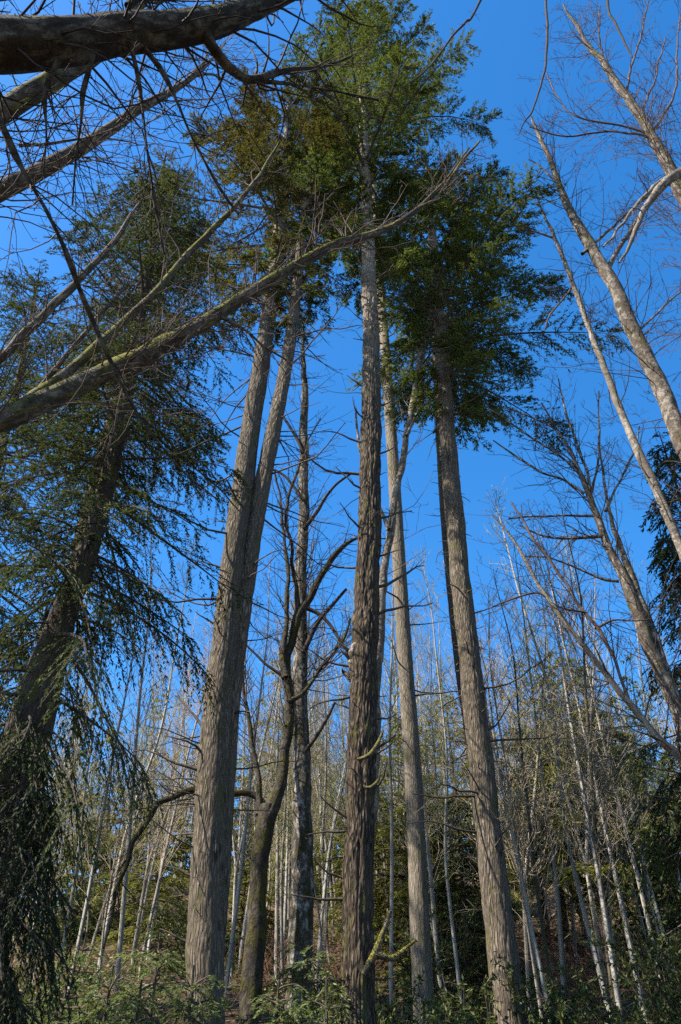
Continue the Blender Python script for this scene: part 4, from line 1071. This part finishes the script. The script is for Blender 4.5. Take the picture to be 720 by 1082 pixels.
def plant(adj, x, y, sc, rz, rng, mirror=False):
    src = PROTO[adj][int(rng.integers(len(PROTO[adj])))]
    if src.name not in USED: o = src; USED.add(src.name)
    else: o = copy_tree(src)
    if 'adj' in o: del o['adj']
    z = float(hgt(x, y))
    o.location = (x, y, z); o.scale = (sc, sc, sc); o.rotation_euler = (rng.normal(0, .06), rng.normal(0, .06), rz)
    SAPS.append((o, adj, x, y, z, sc))

def plant_all():
    rng = np.random.default_rng(88)
    # the saplings one can pick out: (px, py, Y, kind, scale, rz)
    hand = [(62, 1040, 18, 'straight white', .8, 0), (80, 1010, 19, 'straight white', .85, 1), (112, 985, 20, 'straight white', .95, 2), (133, 1000, 18.5, 'straight white', 1.0, 0), (40, 1010, 22, 'straight grey', .9, 0),
            (165, 940, 24, 'straight white', 1.0, 2), (100, 960, 24, 'leaning grey', .9, 0), (148, 960, 23, 'forked grey', .9, 0),
            (242, 1000, 20, 'straight white', .95, 1), (248, 980, 22, 'forked white', .9, .4), (254, 990, 24, 'straight white', 1.0, 3),
            (296, 960, 22, 'straight white', .95, 0), (302, 950, 25, 'straight white', 1.05, 2), (308, 960, 27, 'straight grey', 1, 0),
            (336, 950, 21, 'straight white', .9, 1), (344, 960, 25, 'straight white', 1.0, 2), (352, 940, 28, 'leaning white', 1, 3),
            (462, 980, 20, 'straight white', 1.0, 0), (470, 960, 23, 'straight grey', 1.0, 1), (484, 1000, 19, 'straight white', .85, 2), (412, 960, 26, 'straight grey', 1.1, 0), (420, 950, 29, 'straight white', 1.1, 0),
            (553, 1020, 18, 'forked grey', .9, 0), (570, 1050, 17, 'straight grey', .95, 0), (576, 1060, 16.6, 'leaning white', .95, PI), (586, 1060, 16.8, 'dark straight', .95, 0), (594, 1040, 18, 'straight grey', 1.0, .7),
            (563, 960, 22, 'dark straight', 1.1, 0), (642, 1050, 16.5, 'dark straight', 1.15, 0), (652, 1060, 16.4, 'straight white', 1.0, .5), (636, 1000, 18, 'straight white', 1.1, 1), (668, 1010, 18, 'straight white', 1.05, 2), (690, 990, 20, 'straight white', 1.0, 0),
            (700, 960, 22, 'straight white', 1.0, 1), (678, 960, 23, 'straight grey', 1.1, 0), (712, 940, 24, 'straight white', 1.1, 3), (600, 960, 24, 'straight grey', 1.1, 0), (616, 950, 26, 'leaning grey', 1.1, PI), (626, 980, 21, 'forked white', 1.0, 0)]
    for px, py, Y, k, sc, rz in hand:
        p, _ = at(px, py, Y); plant(k, p[0], Y, sc, rz, rng)
    kinds = list(PROTO); wts = np.array([.19, .09, .07, .14, .10, .07, .17, .09, .05, .03]); wts = wts / wts.sum()
    n = 0
    while n < 88:
        y = rng.uniform(19, 44); px = rng.uniform(-30, 750)
        p, _ = at(px, 950, y)
        if 195 < px < 240 and rng.random() < .6: continue
        if px > 530 and y < 34 and rng.random() < .45: continue
        plant(kinds[int(rng.choice(len(kinds), p=wts))], p[0], y, rng.uniform(.6, 1.15), rng.uniform(0, 6.28), rng); n += 1
plant_all()

# labels that single each sapling out: look, the gap it stands in, and its order there
ORD = ['first', 'second', 'third', 'fourth', 'fifth', 'sixth', 'seventh', 'eighth', 'ninth', 'tenth', 'eleventh', 'twelfth', 'thirteenth', 'fourteenth', 'fifteenth', 'sixteenth', 'seventeenth', 'eighteenth', 'nineteenth', 'twentieth']
GAPS = [(-999, 100, 'below the drooping hemlock'), (100, 228, 'left of the twin stemmed fir'), (228, 276, 'between twin fir and mossy maple'), (276, 320, 'between mossy maple and mottled alder'), (320, 380, 'between mottled alder and furrowed fir'),
        (380, 440, 'between furrowed fir and slim fir'), (440, 517, 'between slim fir and straight fir'), (517, 590, 'just right of the straight fir'), (590, 655, 'around the reddish brambles at right'), (655, 9999, 'against the right edge')]
def label_saplings():
    cell = {}
    for o, adj, x, y, z, sc in SAPS:
        q = to_px((x, y, z + 2.5))
        size = 'near' if y < 21 else ('mid-slope' if y < 31 else 'far')
        for a, b, g in GAPS:
            if a <= q[0] < b: cell.setdefault((adj, size, g), []).append((q[0], o)); break
    for (adj, size, g), lst in cell.items():
        lst.sort(key=lambda t: t[0])
        for i, (_, o) in enumerate(lst):
            if len(lst) == 1: o['label'] = f'only {size} {adj} bare sapling {g}'
            else: o['label'] = f'{ORD[i]} {size} {adj} sapling from the left {g}'
label_saplings()
for lst in PROTO.values():
    for o in lst:
        if o.name not in USED:
            for ch in [k for k in bpy.data.objects if k.parent is o]: bpy.data.objects.remove(ch)
            bpy.data.objects.remove(o)

# far wood on the crest, one mass of twigs and stems
def far_wood():
    rng = np.random.default_rng(99)
    mb = MB(); mats = [M['twig'], M['grey'], M['white'], M['needle'], M['needle_yel'], M['twig_tan'], M['twig_green']]
    for k in range(380):
        y = rng.uniform(38, 62); x = rng.uniform(-.62, .62) * y
        z = float(hgt(x, y)); H = rng.uniform(8.5, 15)
        pth, _ = bpath(rng, (x, y, z - .2), (rng.normal(0, .06), 0, 1), H, 8, .03, .02)
        rad = np.linspace(rng.uniform(.05, .09), .012, 9)
        mb.tube(pth, rad, 5, 1 if rng.random() < .6 else 2); tm = int(rng.choice([0, 5, 5, 6]))
        for j in range(16):
            s = rng.uniform(.25, 1); q, t = along(pth, s)
            grow(mb, rng, q, side_dir(rng, t, rng.uniform(.4, .9)), 2.0 * (1.2 - s) * rng.uniform(.5, 1.2), .010, 1, 2.6, .1, .07, .5, tm, 3, .006)
    for k in range(85):
        y = rng.uniform(40, 60); x = rng.uniform(-.6, .6) * y; z = float(hgt(x, y)); H = rng.uniform(6, 13)
        m_ = 3 if rng.random() < .25 else 4
        for j in range(40):
            f = rng.random(); R = 1.9 * (1 - f) + .2
            foliage(mb, rng, np.array([x, y, z + H * (.08 + .9 * f)]), rng.uniform(0, 6.28), R, .1, .2, .26, .10, .22, 9, m_, 0, .1, .4, 0, 0)
    tag(mb.build('far_woods', mats), 'distant bare wood and conifers along the crest of the hill', 'woods', kind='stuff')
far_wood()

# low green ground cover on the slope
def ground_cover():
    rng = np.random.default_rng(111); n = 60000
    x = rng.uniform(-18, 20, n); y = rng.uniform(11, 44, n)
    k = vnoise(np.stack([x * .35, y * .35, 0 * x], -1), 31) + .4 * vnoise(np.stack([x * 1.3, y * 1.3, 0 * x], -1), 32)
    keep = k > .22 - .3 * (y < 17); x, y = x[keep], y[keep]; n = len(x)
    z = hgt(x, y) + rng.uniform(0, .35, n) ** 1.5
    d = nrm(rng.normal(size=(n, 3)) * np.array([1, 1, .4]) + np.array([0, 0, .5])); sv = nrm(np.cross(d, np.array([0, 0, 1.]) + rng.normal(0, .5, (n, 3))))
    mb = MB(); mb.quads(np.stack([x, y, z], -1), d, sv, rng.uniform(.10, .26, n), rng.uniform(.04, .08, n), np.clip(rng.normal(.4, .28, n), 0, 1))
    tag(mb.build('ground_cover', M['shrub'], smooth=False), 'low green ferns and leaves over the slope', 'undergrowth', kind='stuff')
ground_cover()
